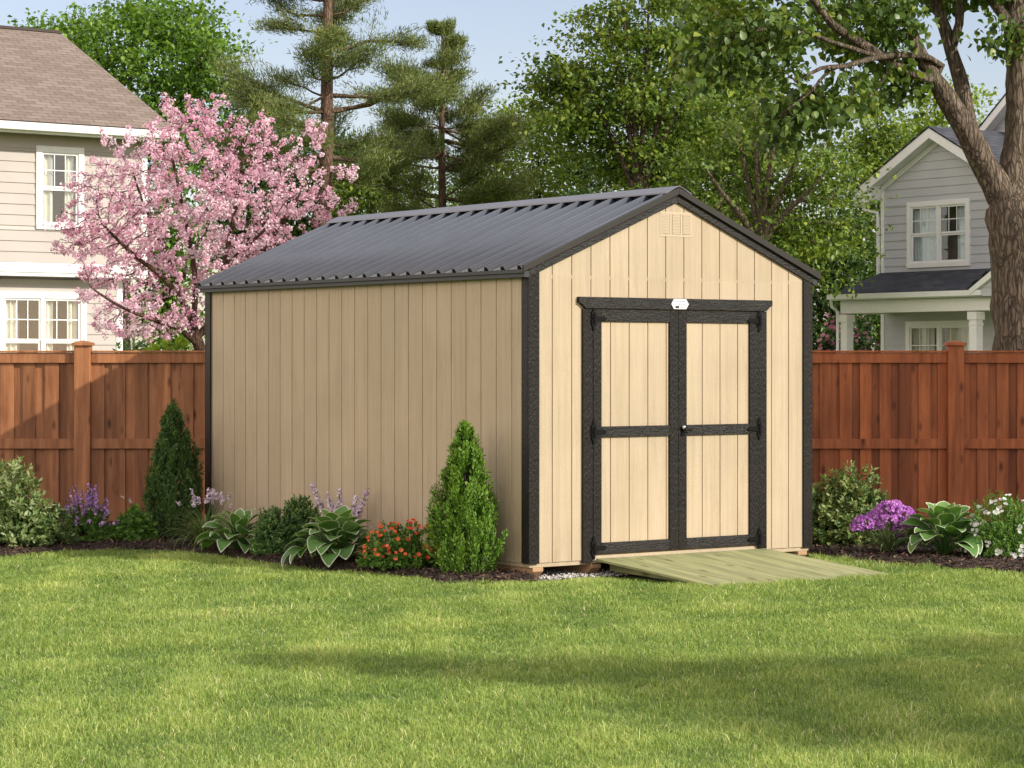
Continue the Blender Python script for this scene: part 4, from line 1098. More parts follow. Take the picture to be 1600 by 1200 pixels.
# big shade tree behind the right fence: trunk, two limbs, branches reaching left over the yard
def U(*a): return list(a)
big_chains = [
    U((1604, 860, 0, 62), (1602, 700, 0, 54), (1602, 545, 0, 50), (1600, 440, 0, 49), (1594, 360, 0, 50), (1588, 320, 0, 46)),
    U((1586, 330, 0, 31.7), (1562, 300, -.05, 23.8), (1536, 255, -.1, 20.2), (1505, 196, -.2, 17.6), (1470, 138, -.3, 15.8)),
    U((1470, 138, -.3, 12.3), (1434, 79, -.3, 11.4), (1413, 14, -.3, 9.7), (1402, -60, -.2, 7.9), (1380, -160, 0, 5.3)),
    U((1462, 130, -.3, 9.7), (1425, 115, -.5, 8.8), (1401, 103, -.6, 8.4), (1369, 84, -.9, 7.9), (1327, 56, -1.2, 7.0), (1299, 37, -1.4, 6.2), (1262, -10, -1.6, 4.8), (1210, -50, -1.9, 3.5)),
    U((1530, 245, -.1, 15.8), (1513, 190, .1, 13.2), (1502, 131, .2, 12.3), (1486, 78, .2, 10.6), (1471, 28, .2, 8.8), (1450, -30, .2, 7.0), (1425, -120, .4, 5.3)),
    U((1486, 76, .2, 7.9), (1499, 37, .1, 7.0), (1502, -15, 0, 6.2), (1520, -100, 0, 4.4)),
    U((1483, 112, -.2, 6.2), (1455, 92, -.4, 5.7), (1429, 86, -.6, 5.3), (1373, 89, -1.0, 5.3), (1322, 103, -1.4, 4.0), (1282, 107, -1.7, 3.1), (1245, 128, -1.9, 2.2)),
    U((1373, 89, -1.0, 4.4), (1345, 80, -1.2, 4.0), (1299, 65, -1.5, 3.5), (1262, 52, -1.8, 3.1), (1200, 45, -2.1, 2.6), (1140, 60, -2.3, 1.9)),
    U((1590, 325, 0, 29.9), (1584, 280, .05, 25.5), (1592, 187, .1, 21.1), (1590, 93, .1, 18.5), (1584, 0, .1, 15.8), (1590, -120, .1, 10.6)),
    U((1590, 62, .1, 10.6), (1570, 28, 0, 8.8), (1546, -5, -.1, 7.9), (1500, -60, -.2, 5.3)),
    U((1600, 200, 0, 10.6), (1650, 130, .2, 8.8), (1720, 60, .4, 6.2), (1800, -20, .6, 4.4)),
    U((1300, 100, -1.5, 2.6), (1270, 140, -1.6, 2.3), (1225, 175, -1.8, 1.8)),
    U((1400, 89, -.8, 2.6), (1370, 140, -.8, 2.1), (1330, 175, -.9, 1.6)),
]
big_ells = [(1165, 50, -2.1, 105, 72, .7, 150, 0), (1120, 115, -2.2, 50, 28, .4, 36, 0), (1285, 160, -1.6, 100, 40, .6, 110, 0),
            (1335, 30, -1.0, 120, 60, .9, 110, 0), (1235, 205, -1.6, 60, 22, .4, 30, 0), (1395, 130, -.7, 55, 40, .6, 36, 0),
            (1470, -45, 0, 150, 60, 1.2, 120, 0), (1592, 60, -.5, 45, 42, .5, 34, 0), (1380, -120, 0, 260, 90, 1.6, 160, 0), (1640, -60, .4, 150, 100, 1.2, 110, 0),
            (1500, -240, 0, 300, 120, 2.0, 160, 0), (1720, 60, .5, 70, 60, .6, 50, 0), (1150, -60, -1.8, 120, 60, 1.0, 90, 0)]
T['big'] = broadleaf('shade_tree', 'large grey trunked tree with broad dark leaves leaning over the right fence', 27.2, None, big_chains, [(a, b, c + (0.45 if a > 1200 and b < 190 else 0.15), d, e, f, g, h) for a, b, c, d, e, f, g, h in big_ells], 0.088,
                     L['big'], M['bark'], step=0.13, infl=1.4, kill=0.17, maxn=5200, k=17, spread=0.11, thr=0.0085, tip=0.0045, tmpl=T_HEART, leafup=0.7, droop=0.75, fill=0.5)

# ornamental cherry in bloom behind the left fence
def cherry():
    D = 28.0; ppm = FPX / D
    ch = [U((330, 830, 0, 13), (326, 700, 0, 11), (320, 590, 0, 10), (312, 545, 0, 9), (298, 505, 0, 8)),
          U((298, 508, 0, 6), (285, 470, -.1, 5), (250, 430, -.2, 4), (205, 395, -.4, 3), (160, 350, -.5, 2)),
          U((300, 510, 0, 6), (305, 460, .1, 5), (300, 400, .2, 4), (285, 320, .2, 3), (265, 230, .2, 2)),
          U((306, 530, 0, 6.5), (335, 490, 0, 5.5), (350, 420, 0, 4.5), (365, 340, -.1, 3.5), (380, 250, -.2, 2)),
          U((315, 560, 0, 6), (345, 520, .2, 5), (375, 450, .3, 4.5), (420, 380, .4, 3.5), (465, 310, .5, 2.5)),
          U((308, 540, 0, 5), (280, 515, -.3, 4), (240, 500, -.6, 3.2), (190, 480, -.8, 2.5), (150, 455, -.9, 1.8)),
          U((350, 420, 0, 3.5), (385, 385, -.3, 3), (430, 345, -.5, 2.2)), U((375, 450, .3, 3), (430, 430, .4, 2.5), (490, 385, .5, 1.8)),
          U((285, 470, -.1, 3.5), (262, 400, .3, 3), (225, 320, .4, 2.2), (205, 260, .4, 1.5)),
          U((300, 400, .2, 3), (330, 330, .4, 2.6), (330, 240, .5, 2), (320, 190, .5, 1.4))]
    C = [([P(a, b, D + c) for a, b, c, q in h], [q / ppm for *_, q in h]) for h in ch]
    X, par, rr = skeleton(C, 0.07)
    ells = [(300, 300, 0, 160, 130, 1.1, 800), (190, 340, 0, 105, 105, .9, 470), (410, 320, .1, 115, 115, .9, 470), (170, 430, -.2, 75, 65, .7, 190),
            (290, 190, 0, 55, 40, .5, 80), (475, 300, .2, 70, 60, .6, 130), (530, 325, .3, 40, 25, .3, 36), (118, 370, -.2, 48, 50, .4, 90), (225, 495, -.4, 95, 42, .6, 230), (360, 440, .1, 95, 80, .9, 260),
            (410, 200, .1, 30, 34, .3, 34), (495, 215, .2, 30, 40, .3, 34), (165, 240, 0, 30, 45, .3, 36), (545, 265, .3, 22, 22, .2, 14), (440, 410, .2, 60, 55, .5, 80), (335, 160, 0, 35, 24, .3, 20), (265, 160, 0, 25, 24, .3, 16)]
    A = np.vstack([ell_points(P(a, b, D + c), (rx / ppm, rd, ry / ppm), n) for a, b, c, rx, ry, rd, n in ells])
    X, par = colonize(X, par, A, 0.065, 0.7, 0.10, 12000, up=0.10, jit=0.18)
    r = tree_radii(X, par, 0.0032, e=2.5, given=rr)
    root = P(330, 830, D); root[2] = 0
    t = empty('cherry_tree', root); tag(t, 'pink blossoming cherry tree between the beige house and the shed', 'tree')
    tubes_tree('trunk', X - root, par, r, M['bark_cherry'], t, sides=5, rough=0.05, bigsides=10)
    tips = np.nonzero(r < 0.0068)[0]; tips = tips[par[tips] >= 0]; tips = tips[R.random(len(tips)) < 0.64]
    cc = X[tips] + R.normal(size=(len(tips), 3)) * 0.018
    k = 24; n = len(cc) * k
    rad = np.repeat(R.uniform(0.030, 0.066, len(cc)), k)[:, None]
    o = rnd_dir(n); p = np.repeat(cc, k, 0) + o * rad * R.uniform(0.6, 1.0, (n, 1))
    base = np.repeat(np.clip(R.normal(0.50, 0.16, len(cc)) + 0.18 * (np.sin(cc[:, 0] * 2.3) * np.cos(cc[:, 2] * 2.9)), 0, 1), k)
    dr = unit(np.cross(o, rnd_dir(n)) + o * 0.35)
    leaves('crown', p - dr * 0.010 - root, dr, o + rnd_dir(n) * 0.35, R.uniform(0.020, 0.032, n), (np.array([[0, .18, 0], [.6, .46, .12], [1, 0, 0.05], [.6, -.46, .12], [0, -.18, 0]]), np.array([[0, 2, 1], [0, 3, 2], [0, 4, 3]])), L['blossom'], t,
           np.clip(base + R.normal(size=n) * 0.22, 0, 1))
    return t
cherry()

def bl(name, label, D, x, top, bot, w, mat, bark='bark_dark', lean=0, n=420, flat=0, leaf=0.085, fork=None, group='trees beyond the fence', k=11, spread=0.2, shape='round', varb=None, seedx=0, trunkr=9, flatten=0.5, maxn=1500, thr=0.02, droop=0.2, tmpl=T_FOLD, kill=None, fill=2.6, front=0.0):
    """generic broadleaf: crown between pixel rows top..bot, half width w, centred at x"""
    ppm = FPX / D; rr = np.random.default_rng(int(x * 7 + D + seedx)); H = bot - top
    gy = HY + CAMZ * ppm
    fy = bot - 0.12 * H if fork is None else fork
    ch = [U((x + lean * 1.0, gy, 0, trunkr * 1.25), (x + lean * .6, (gy + fy) / 2, 0, trunkr), (x + lean * .2, fy, 0, trunkr * .85))]
    nb = 6
    for i in range(nb):
        a = (i + 0.5) / nb * 2 - 1 + rr.normal() * 0.08
        tx = x + a * w * 0.7; ty = top + H * (0.12 + 0.45 * abs(a)) ; dd = rr.uniform(-1, 1) * w / ppm * 0.5
        if front: dd = -(0.25 + 0.55 * abs(dd) / (w / ppm)) * front * w / ppm
        sy = fy - 0.05 * H * i / nb
        ch.append(U((x + lean * .2, sy, 0, trunkr * .55), (x + (tx - x) * .35, sy + (ty - sy) * .42, dd * .3, trunkr * .40), (x + (tx - x) * .75, sy + (ty - sy) * .75, dd * .7, trunkr * .25), (tx, ty, dd, trunkr * .12)))
    el = []
    if shape == 'round':
        el = [(x, top + H * .52, 0, w * .80, H * .44, w / ppm * .8, n, flat)]
        for i in range(7):
            a = rr.uniform(0, 6.28); el.append((x + math.cos(a) * w * .68, top + H * .5 - math.sin(a) * H * .34, rr.uniform(-1, 1) * w / ppm * .4, w * rr.uniform(.22, .42), H * rr.uniform(.10, .20), w / ppm * .35, n // 8, 0 if not flat else max(2, flat // 7)))
    elif shape == 'tall':
        for i in range(7):
            f = i / 6; ww = w * (0.35 + 0.65 * math.sin(math.pi * (0.12 + 0.7 * f)))
            el.append((x + rr.uniform(-.15, .15) * w, top + H * (.07 + .86 * f), rr.uniform(-.3, .3) * w / ppm, ww, H * .11, ww / ppm, n // 7, 0 if not flat else max(3, flat // 7)))
    if front: el = [(a, b_, c + 0.35 * front * w / ppm, d, e, f, g, h) for a, b_, c, d, e, f, g, h in el]
    ms = max(0.16, 8 / ppm * 1.7); leaf = leaf * 1.15
    return broadleaf(name, label, D, None, ch, el, leaf, mat, M[bark], group=group, step=ms, infl=ms * 9, kill=(kill or ms * 1.5), maxn=maxn, k=k, spread=spread, thr=thr, tip=0.007, flatten=flatten, varbase=varb, droop=droop, tmpl=tmpl, fill=fill)

G1 = 'trees beyond the fence'
bl('maple_tree', 'bright green leafy tree rising behind the brown roof of the beige house', 56, 195, -28, 300, 205, L['maple'], n=620, leaf=0.115, k=13, spread=0.22, maxn=3000, thr=0.024, fill=1.6)
bl('maple_tree', 'small bright green tree glimpsed through the cherry blossom beside the beige house', 44, 262, 270, 560, 60, L['maple'], n=260, leaf=0.09, k=12, spread=0.16, shape='tall')
bl('broadleaf_tree', 'tall dark layered tree directly above the shed ridge, left of its gable peak', 46, 1000, -75, 330, 165, L['elm'], n=620, flat=46, leaf=0.095, fork=330, k=13, spread=0.20, maxn=2600, trunkr=10, flatten=0.28, front=0.7)
bl('broadleaf_tree', 'wide olive leaved tree with open dark limbs above the right slope of the shed roof', 42, 1190, 110, 460, 175, L['elm'], 'bark', n=700, flat=50, leaf=0.085, fork=395, k=11, spread=0.18, maxn=2800, trunkr=13, flatten=0.3, fill=1.5, front=1.0)
bl('broadleaf_tree', 'low dark green tree between the shed corner and the grey house porch', 55, 1300, 300, 640, 85, L['dark'], n=420, leaf=0.10, k=15, spread=0.20, maxn=1600, fill=2.4)
bl('broadleaf_tree', 'leafy olive green tree standing tall behind the overhanging broad leaves', 50, 1120, -60, 300, 120, L['elm'], n=460, flat=30, leaf=0.10, k=13, spread=0.22, maxn=2000, flatten=0.3)
bl('broadleaf_tree', 'distant pale green tree behind the gables of the grey house', 70, 1470, 90, 420, 110, L['birch'], n=420, leaf=0.12, k=13, spread=0.28, maxn=1600)
bl('broadleaf_tree', 'mid green tree immediately left of the grey house gable', 60, 1375, 160, 560, 75, L['elm'], n=380, leaf=0.11, k=13, spread=0.25, maxn=1500)
bl('birch_tree', 'airy yellow green tree in front of the sky gap right of the pines', 52, 838, 150, 400, 62, L['birch'], n=300, leaf=0.085, k=9, spread=0.17, shape='tall', maxn=1300, trunkr=5)
bl('birch_tree', 'slim yellow green tree beside the smaller pine', 55, 772, 165, 420, 52, L['elm'], n=240, leaf=0.09, k=9, spread=0.19, shape='tall', maxn=1200, trunkr=5)
bl('broadleaf_tree', 'shadowy green tree behind the ridge of the shed below the dark layered tree', 58, 925, 215, 480, 90, L['dark'], n=360, leaf=0.10, k=13, spread=0.24, maxn=1400)
bl('broadleaf_tree', 'dark green tree filling the gap behind the tall pine trunk', 64, 470, 150, 520, 110, L['dark'], n=420, leaf=0.11, k=13, spread=0.27, maxn=1600)
bl('broadleaf_tree', 'dull green tree low behind the two pines above the shed roof', 60, 610, 190, 520, 110, L['elm'], n=420, leaf=0.105, k=13, spread=0.25, maxn=1600)
bl('broadleaf_tree', 'dark green tree low behind the smaller pine above the shed ridge', 66, 730, 245, 520, 90, L['dark'], n=360, leaf=0.11, k=13, spread=0.27, maxn=1400)
bl('broadleaf_tree', 'deep green tree behind the upper right part of the cherry blossom', 62, 380, 130, 480, 80, L['dark'], n=360, leaf=0.11, k=13, spread=0.27, maxn=1400)
bl('broadleaf_tree', 'green tree low behind the grey house and the shade tree trunk', 66, 1560, 180, 560, 110, L['elm'], n=300, leaf=0.12, k=12, spread=0.3, maxn=1300)
bl('broadleaf_tree', 'deep green tree filling the view between the two broad trees above the shed gable', 62, 1090, 130, 560, 120, L['dark'], n=380, leaf=0.11, k=13, spread=0.27, maxn=1500)
bl('broadleaf_tree', 'dark tree low behind the wide olive leaved tree at the shed gable', 56, 1180, 300, 620, 120, L['dark'], n=380, leaf=0.10, k=13, spread=0.25, maxn=1500)

# pines
def pine(name, label, D, x, top, gy_top, prof, trunk, seed, dens=1.0, group=G1, bare=0.0, needle=0.085, more=0):
    """trunk: px polyline; prof(f)-> half width px at fraction f (0 top .. 1 bottom)"""
    rg = np.random.default_rng(seed); ppm = FPX / D
    C = [([P(a, b, D) for a, b, q in trunk], [q / ppm for *_, q in trunk])]
    X, par, rr = skeleton(C, 0.25); rr = list(rr); par = list(par); X = list(X); ntr = len(X)
    T0 = np.array(X[:ntr]); zt_, zb_ = P(0, top, D)[2], P(0, gy_top, D)[2]
    pads = []
    z = zt_ - 0.15
    while z > zb_:
        f = (zt_ - z) / (zt_ - zb_)
        for b in range((rg.integers(2, 5) + more * (f > .3)) if f > 0.08 else 5):
            j = int(np.argmin(abs(T0[:, 2] - z))); az = rg.uniform(0, 6.283)
            Lb = prof(f) / ppm * rg.uniform(0.45, 1.1)
            if f > 0.1 and rg.random() < bare: Lb *= 0.6
            if Lb < 0.12: Lb = 0.12
            n = max(3, int(Lb / 0.16)); p = T0[j].copy(); prev = j; side = np.array([math.cos(az), math.sin(az), 0])
            rise = rg.uniform(-0.15, 0.35) + 0.5 * (1 - f) * (f < 0.25)
            br = max(0.010, 0.020 * Lb)
            curve = rg.normal(size=3) * 0.18
            for i in range(n):
                t = (i + 1) / n
                d = unit(side + np.array([0, 0, rise - 0.25 + 0.6 * t]) + curve * math.sin(t * 5) + rg.normal(size=3) * 0.10)
                p = p + d * Lb / n; X.append(p.copy()); par.append(prev); prev = len(X) - 1; rr.append(br * (1 - t * 0.75) + 0.004)
                if t > 0.38 or Lb < 0.6:
                    for s_ in range(2):
                        dd = unit(d + rg.normal(size=3) * np.array([0.9, 0.9, 0.35])); l2 = Lb * 0.30 * rg.uniform(0.5, 1.1) * (1.1 - 0.4 * t) + 0.08
                        q = p.copy(); pv = prev
                        for m_ in range(3):
                            q = q + dd * l2 / 3 + np.array([0, 0, 0.015]); X.append(q.copy()); par.append(pv); pv = len(X) - 1; rr.append(0.006)
                            if m_ >= 0: pads.append((q.copy(), dd, min(1.0, 0.40 + 0.5 * Lb)))
                if t > 0.5: pads.append((p.copy(), d, min(1.0, 0.40 + 0.5 * Lb)))
        z -= rg.uniform(0.22, 0.42)
    X = np.array(X); rr = np.array(rr); root = X[0].copy(); root[2] = 0
    t = empty(name, root); tag(t, label, 'tree', group)
    tubes_tree('trunk', X - root, np.array(par), rr, M['bark_pine'], t, sides=4, rough=0.05, bigsides=10)
    pp = np.array([a for a, b, c in pads]); dd = np.array([b for a, b, c in pads]); ps = np.array([c for a, b, c in pads]); k = int(44 * dens)
    base = np.repeat(pp, k, 0) + np.clip(R.normal(size=(len(pp) * k, 3)), -1.5, 1.5) * np.array([0.15, 0.15, 0.07]) * np.repeat(ps, k)[:, None]
    n = len(base); d = unit(np.repeat(dd, k, 0) * 0.7 + rnd_dir(n) * 0.8 + np.array([0, 0, 0.55]))
    var = np.clip(np.repeat(R.normal(0.5, 0.14, len(pp)), k) + R.normal(size=n) * 0.16, 0, 1)
    leaves('crown', base - root, d, rnd_dir(n), needle * R.uniform(0.7, 1.3, n), (np.array([[0, .07, 0], [.6, .06, 0], [1, 0, 0], [.6, -.06, 0], [0, -.07, 0]]), np.array([[0, 2, 1], [0, 3, 2], [0, 4, 3]])), L['pine'], t, var)
    return t
pine('pine_tree', 'tallest pine with a straight bare trunk above the cherry tree and shed roof', 46, 510, -150, 300, lambda f: 70 + 120 * min(1, f * 1.5), [(505, 740, 15), (507, 500, 13), (507, 320, 11.5), (511, 200, 10.5), (511, 100, 9), (512, 0, 7), (510, -80, 5), (509, -150, 2)], 3, 1.0, bare=0.25)
pine('pine_tree', 'shorter pine with a pointed top in the middle of the sky gap', 50, 690, 38, 330, lambda f: 14 + 125 * min(1, f * 1.35) ** 0.9, [(692, 700, 9), (691, 450, 8), (691, 330, 6.5), (690, 200, 5), (692, 110, 3.2), (691, 38, 1.2)], 11, 1.2, bare=0.05, more=2)

# rose bush by the grey porch
def bush(name, label, cat, c, rx, ry, h, z0, nsh, m, ls, mat, tmpl=T_FOLD, splay=0.9, slen=0.07, seed=0, amp=0.3, low=0.0, stem='bark_dark', group=None, up=0.5, inner=0.35, aspect=None, k=14, varb=0.0, width=0.5):
    """shrub: leafy shoots through a lumpy dome"""
    root = np.array([c[0], c[1], z0]); t = empty(name, root); tag(t, label, cat, group)
    d = rnd_dir(nsh); d[:, 2] = np.abs(d[:, 2]) * (1 - low) + low * d[:, 2]
    lm = lumpy(d, k, amp, seed, width)
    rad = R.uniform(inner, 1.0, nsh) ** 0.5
    p = d * np.array([rx, ry, h * (0.5 if low > 0.5 else 0.95)]) * (lm * rad)[:, None]
    if low > 0.5: p[:, 2] += h * 0.5
    p[:, 2] = np.maximum(p[:, 2], 0.015)
    sd_ = unit(d + np.array([0, 0, up]) + R.normal(size=(nsh, 3)) * 0.3)
    pos, dr, nn = shoots(p, sd_, m, slen * R.uniform(0.6, 1.4, nsh), splay)
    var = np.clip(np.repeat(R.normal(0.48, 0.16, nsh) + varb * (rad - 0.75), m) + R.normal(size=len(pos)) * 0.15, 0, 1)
    leaves('foliage', pos, dr, nn, ls * R.uniform(0.6, 1.2, len(pos)), tmpl, mat, t, var, aspect)
    mb = MB()
    for i in range(16):
        j = R.integers(0, nsh); q = p[j]
        mb.tube([(q[0] * .08, q[1] * .08, 0), (q[0] * .5, q[1] * .5, q[2] * .55), tuple(q)], [0.010, 0.007, 0.003], 5)
    mb.build('stems', M[stem], t)
    return t, p, d
def blooms(t, pos, dirs, size, petals, mat, name='blossoms', tm=None):
    n = len(pos); k = petals
    dirs = unit(dirs); a = unit(np.cross(dirs, rnd_dir(n))); b = np.cross(dirs, a)
    an = (np.arange(k) * 2 * np.pi / k)[None] + R.random((n, 1)) * 6
    rd = np.cos(an)[..., None] * a[:, None] + np.sin(an)[..., None] * b[:, None] + dirs[:, None] * 0.25
    pp = np.repeat(pos, k, 0); rd = rd.reshape(-1, 3); nn = np.repeat(dirs, k, 0)
    sz = np.repeat(size * R.uniform(0.7, 1.2, n), k)
    var = np.clip(np.repeat(R.random(n), k) * 0.8 + R.random(n * k) * 0.2, 0, 1)
    return leaves(name, pp, rd, nn, sz, tm or (np.array([[0, .12, 0], [.65, .42, .1], [1, 0, 0], [.65, -.42, .1], [0, -.12, 0]]), np.array([[0, 2, 1], [0, 3, 2], [0, 4, 3]])), mat, t, var)
c = P(1324, 540, 49.5)
t, p, d = bush('flowering_bush', 'pink flowering bush between the right fence and the grey house porch', 'bush', c, 0.95, 0.7, 2.95, 0.0, 2400, 8, 0.095, L['box'], seed=4, amp=0.12, low=0.3)
cand = np.nonzero((d[:, 1] < 0.3) & (np.linalg.norm(p / np.array([.95, .7, 2.8]), axis=1) > .75))[0]; sel = R.choice(cand, min(420, len(cand)), replace=False); blooms(t, p[sel] * 1.07, d[sel] + np.array([0, -.6, 0]), 0.055, 7, L['rose'])
c = P(285, 540, 31)
bush('hedge_shrub', 'bright green shrub behind the left fence below the cherry blossom', 'shrub', c, 0.75, 0.5, 2.35, 0.0, 1500, 8, 0.07, L['birch'], seed=6, amp=0.2, low=0.3, group='shrubs beyond the fence')
c = P(205, 540, 33.5)
bush('hedge_shrub', 'dark green shrub at the corner of the beige house below the cherry', 'shrub', c, 0.5, 0.5, 2.3, 0.0, 900, 8, 0.07, L['box'], seed=8, amp=0.2, low=0.3, group='shrubs beyond the fence')

# unseen-side trees that stand right of the picture and shade the fence and the lawn
def crown_tree(name, label, base, blobs, trunk_r, mat, leaf, bark='bark', n=260, k=16, spread=0.20):
    base = np.array([base[0], base[1], 0.0]); zc = min(b[2] for b in blobs) - 0.5
    ch = [([base, base + [0, 0, max(1.5, zc * .6)], base + [0, 0, zc]], [trunk_r, trunk_r * .85, trunk_r * .7])]
    for b in blobs:
        e = np.array(b[:3], float); s0 = base + [0, 0, zc * R.uniform(0.75, 0.98)]
        ch.append(([s0, s0 + (e - s0) * .5 + [0, 0, .3], e], [trunk_r * .4, trunk_r * .25, .03]))
    X, par, rr = skeleton(ch, 0.35)
    A = np.vstack([ell_points(b[:3], (b[3], b[4], b[5]), n) for b in blobs])
    X, par = colonize(X, par, A, 0.20, 3.0, 0.24, 5000)
    r = tree_radii(X, par, 0.008, given=rr)
    t = empty(name, base); tag(t, label, 'tree', None)
    tubes_tree('trunk', X - base, par, r, M[bark], t, sides=5, bigsides=10)
    p, dr = foliage_pts(X, par, r, 0.022, k, spread, 0.7)
    for b in blobs:
        nc = int(34 * b[3] * max(b[4], b[5])) + 6; cc = ell_points(b[:3], (b[3], b[4], b[5]), nc)
        p = np.vstack([p, np.repeat(cc, 45, 0) + R.normal(size=(nc * 45, 3)) * 0.20])
    m_ = len(p)
    leaves('crown', p - base, unit(rnd_dir(m_) + [0, 0, -.2]), unit(rnd_dir(m_) * .6 + [0, 0, .8]), leaf * 1.25 * R.uniform(.7, 1.2, m_), T_FOLD, mat, t)
    return t
def up_sun(gx, gy, z0, z):        # point at height z whose shadow falls on (gx, gy, z0)
    t = (z - z0) / math.tan(SUN_EL); return (gx + SDIR[0] * t, gy + SDIR[1] * t, z)
def blob(gx, gy, z0, z, rx, ry, rz): return (*up_sun(gx, gy, z0, z), rx, ry, rz)
crown_tree('yard_tree', 'broad green tree standing outside the picture to the right of the lawn', (14.4, 4.4),
           [blob(2.9, 12.9, 0, 6.8, 1.1, .9, .80), blob(1.3, 13.1, 0, 7.0, .95, .6, .52), blob(0.0, 13.5, 0, 7.5, .6, .25, .22), blob(-.9, 13.9, 0, 7.8, .35, .16, .15), blob(2.3, 11.5, 0, 6.4, 1.0, .8, .66), blob(3.7, 11.4, 0, 6.3, .9, .9, .75), blob(4.6, 12.6, 0, 7.2, 1.4, 1.3, 1.1), blob(3.3, 14.6, 0, 8.0, .8, .25, .25), blob(2.0, 11.0, 0, 6.6, .5, .22, .2), blob(6.2, 13.6, 0, 8.3, 1.5, 1.2, 1.0)],
           0.22, L['maple'], 0.11)
crown_tree('yard_tree', 'dense green tree standing outside the picture beyond the right end of the bed', (15.6, 18.4),
           [blob(3.9, 25.3, .6, 7.4, 1.0, .9, 1.0), blob(5.3, 25.3, 1.0, 7.6, 1.4, 1.0, 1.2), blob(3.2, 25.6, 1.2, 8.0, .7, .7, .9), blob(4.4, 22.6, .1, 7.0, 1.0, .7, .7), blob(7.0, 25, 1, 8.0, 2.0, 1.5, 1.6)],
           0.25, L['maple'], 0.11)

# ------------------------------------------------------------------ planting beds
def zg(x, y): return float(bed_z(np.array([x]), np.array([y]))[0])
def at(px, D): x = (px - HX) / FPX * D; return (x, D, zg(x, D) - 0.005)

def arbor(label, px, D, h, r, mat, seed, n=150, dens=1.0):
    x, y, z0 = at(px, D); t = empty('conical_evergreen', (x, y, z0)); tag(t, label, 'evergreen shrub', 'conical evergreens by the shed')
    rg = np.random.default_rng(seed)
    f = 1 - (1 - rg.random(n) ** 0.75 * 0.985) ; az = rg.uniform(0, 6.283, n)
    prof = lambda q: np.minimum(1.0, 0.80 + q * 1.6) * (1 - np.clip(q, 0, 1) ** 1.8) ** 0.9
    f = rg.random(int(n * 2)); keep = rg.random(len(f)) < (prof(f) * 0.85 + 0.15); f = f[keep][:n]; n = len(f); az = az[:n] if len(az) >= n else rg.uniform(0, 6.283, n)
    rad = r * prof(f) * (1 + .10 * np.sin(az * 3 + f * 7 + seed) + .07 * np.sin(az * 5 - f * 17)) * rg.uniform(0.66, 1.10, n); zb = f * h * 0.93 + 0.02
    side = np.stack([np.cos(az), np.sin(az), 0 * az], 1)
    tipp = side * rad[:, None] + np.stack([0 * az, 0 * az, zb + 0.02], 1)
    Lp = (0.20 * (1 - f) + 0.11) * rg.uniform(0.8, 1.2, n) * (h / 1.3)
    d0 = unit(side * 0.35 + np.array([0, 0, 1.0]) + rg.normal(size=(n, 3)) * 0.10)
    start = tipp - d0 * Lp[:, None] * 0.5 - side * 0.03
    P_, D_, N_, V_ = [], [], [], []
    ns = int(26 * dens); tt = (np.arange(ns) + .5) / ns
    for j in range(n):
        base = start[j] + d0[j] * (Lp[j] * tt)[:, None] + side[j] * (0.02 * np.sin(tt * 3.1))[:, None]
        w = (0.45 + 0.75 * np.sin(np.pi * np.clip(tt * .95 + .1, 0, 1))) * 0.055
        dirs = unit(rnd_dir(ns) * 0.75 + side[j] * 0.45 + d0[j] * (0.8 + tt)[:, None])
        for q in range(3):
            off = dirs * (w * (q / 2.6))[:, None] + R.normal(size=(ns, 3)) * 0.008
            dd = unit(dirs + rnd_dir(ns) * 0.6 + np.array([0, 0, .25]))
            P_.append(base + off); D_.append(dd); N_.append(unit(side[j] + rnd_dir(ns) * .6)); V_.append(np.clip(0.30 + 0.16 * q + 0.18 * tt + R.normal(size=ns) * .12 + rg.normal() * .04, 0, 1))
    P_, D_, N_, V_ = map(np.concatenate, (P_, D_, N_, V_))
    leaves('foliage', P_, D_, N_, R.uniform(0.022, 0.042, len(P_)), T_NARROW, mat, t, V_, aspect=1.3)
    k = MB(); k.tube([(0, 0, -0.02), (0, 0, h * .5), (0, 0, h * .93)], [0.025, 0.018, 0.006], 7); k.build('trunk', M['bark_dark'], t)
    return t
arbor('bright green cone shaped evergreen close to the near corner of the shed', 727, 19.45, 1.21, 0.262, L['arbor'], 21, n=320)
arbor('dark green cone shaped evergreen in front of the left fence', 271, 23.3, 1.32, 0.27, L['arbor_dark'], 22, n=380)

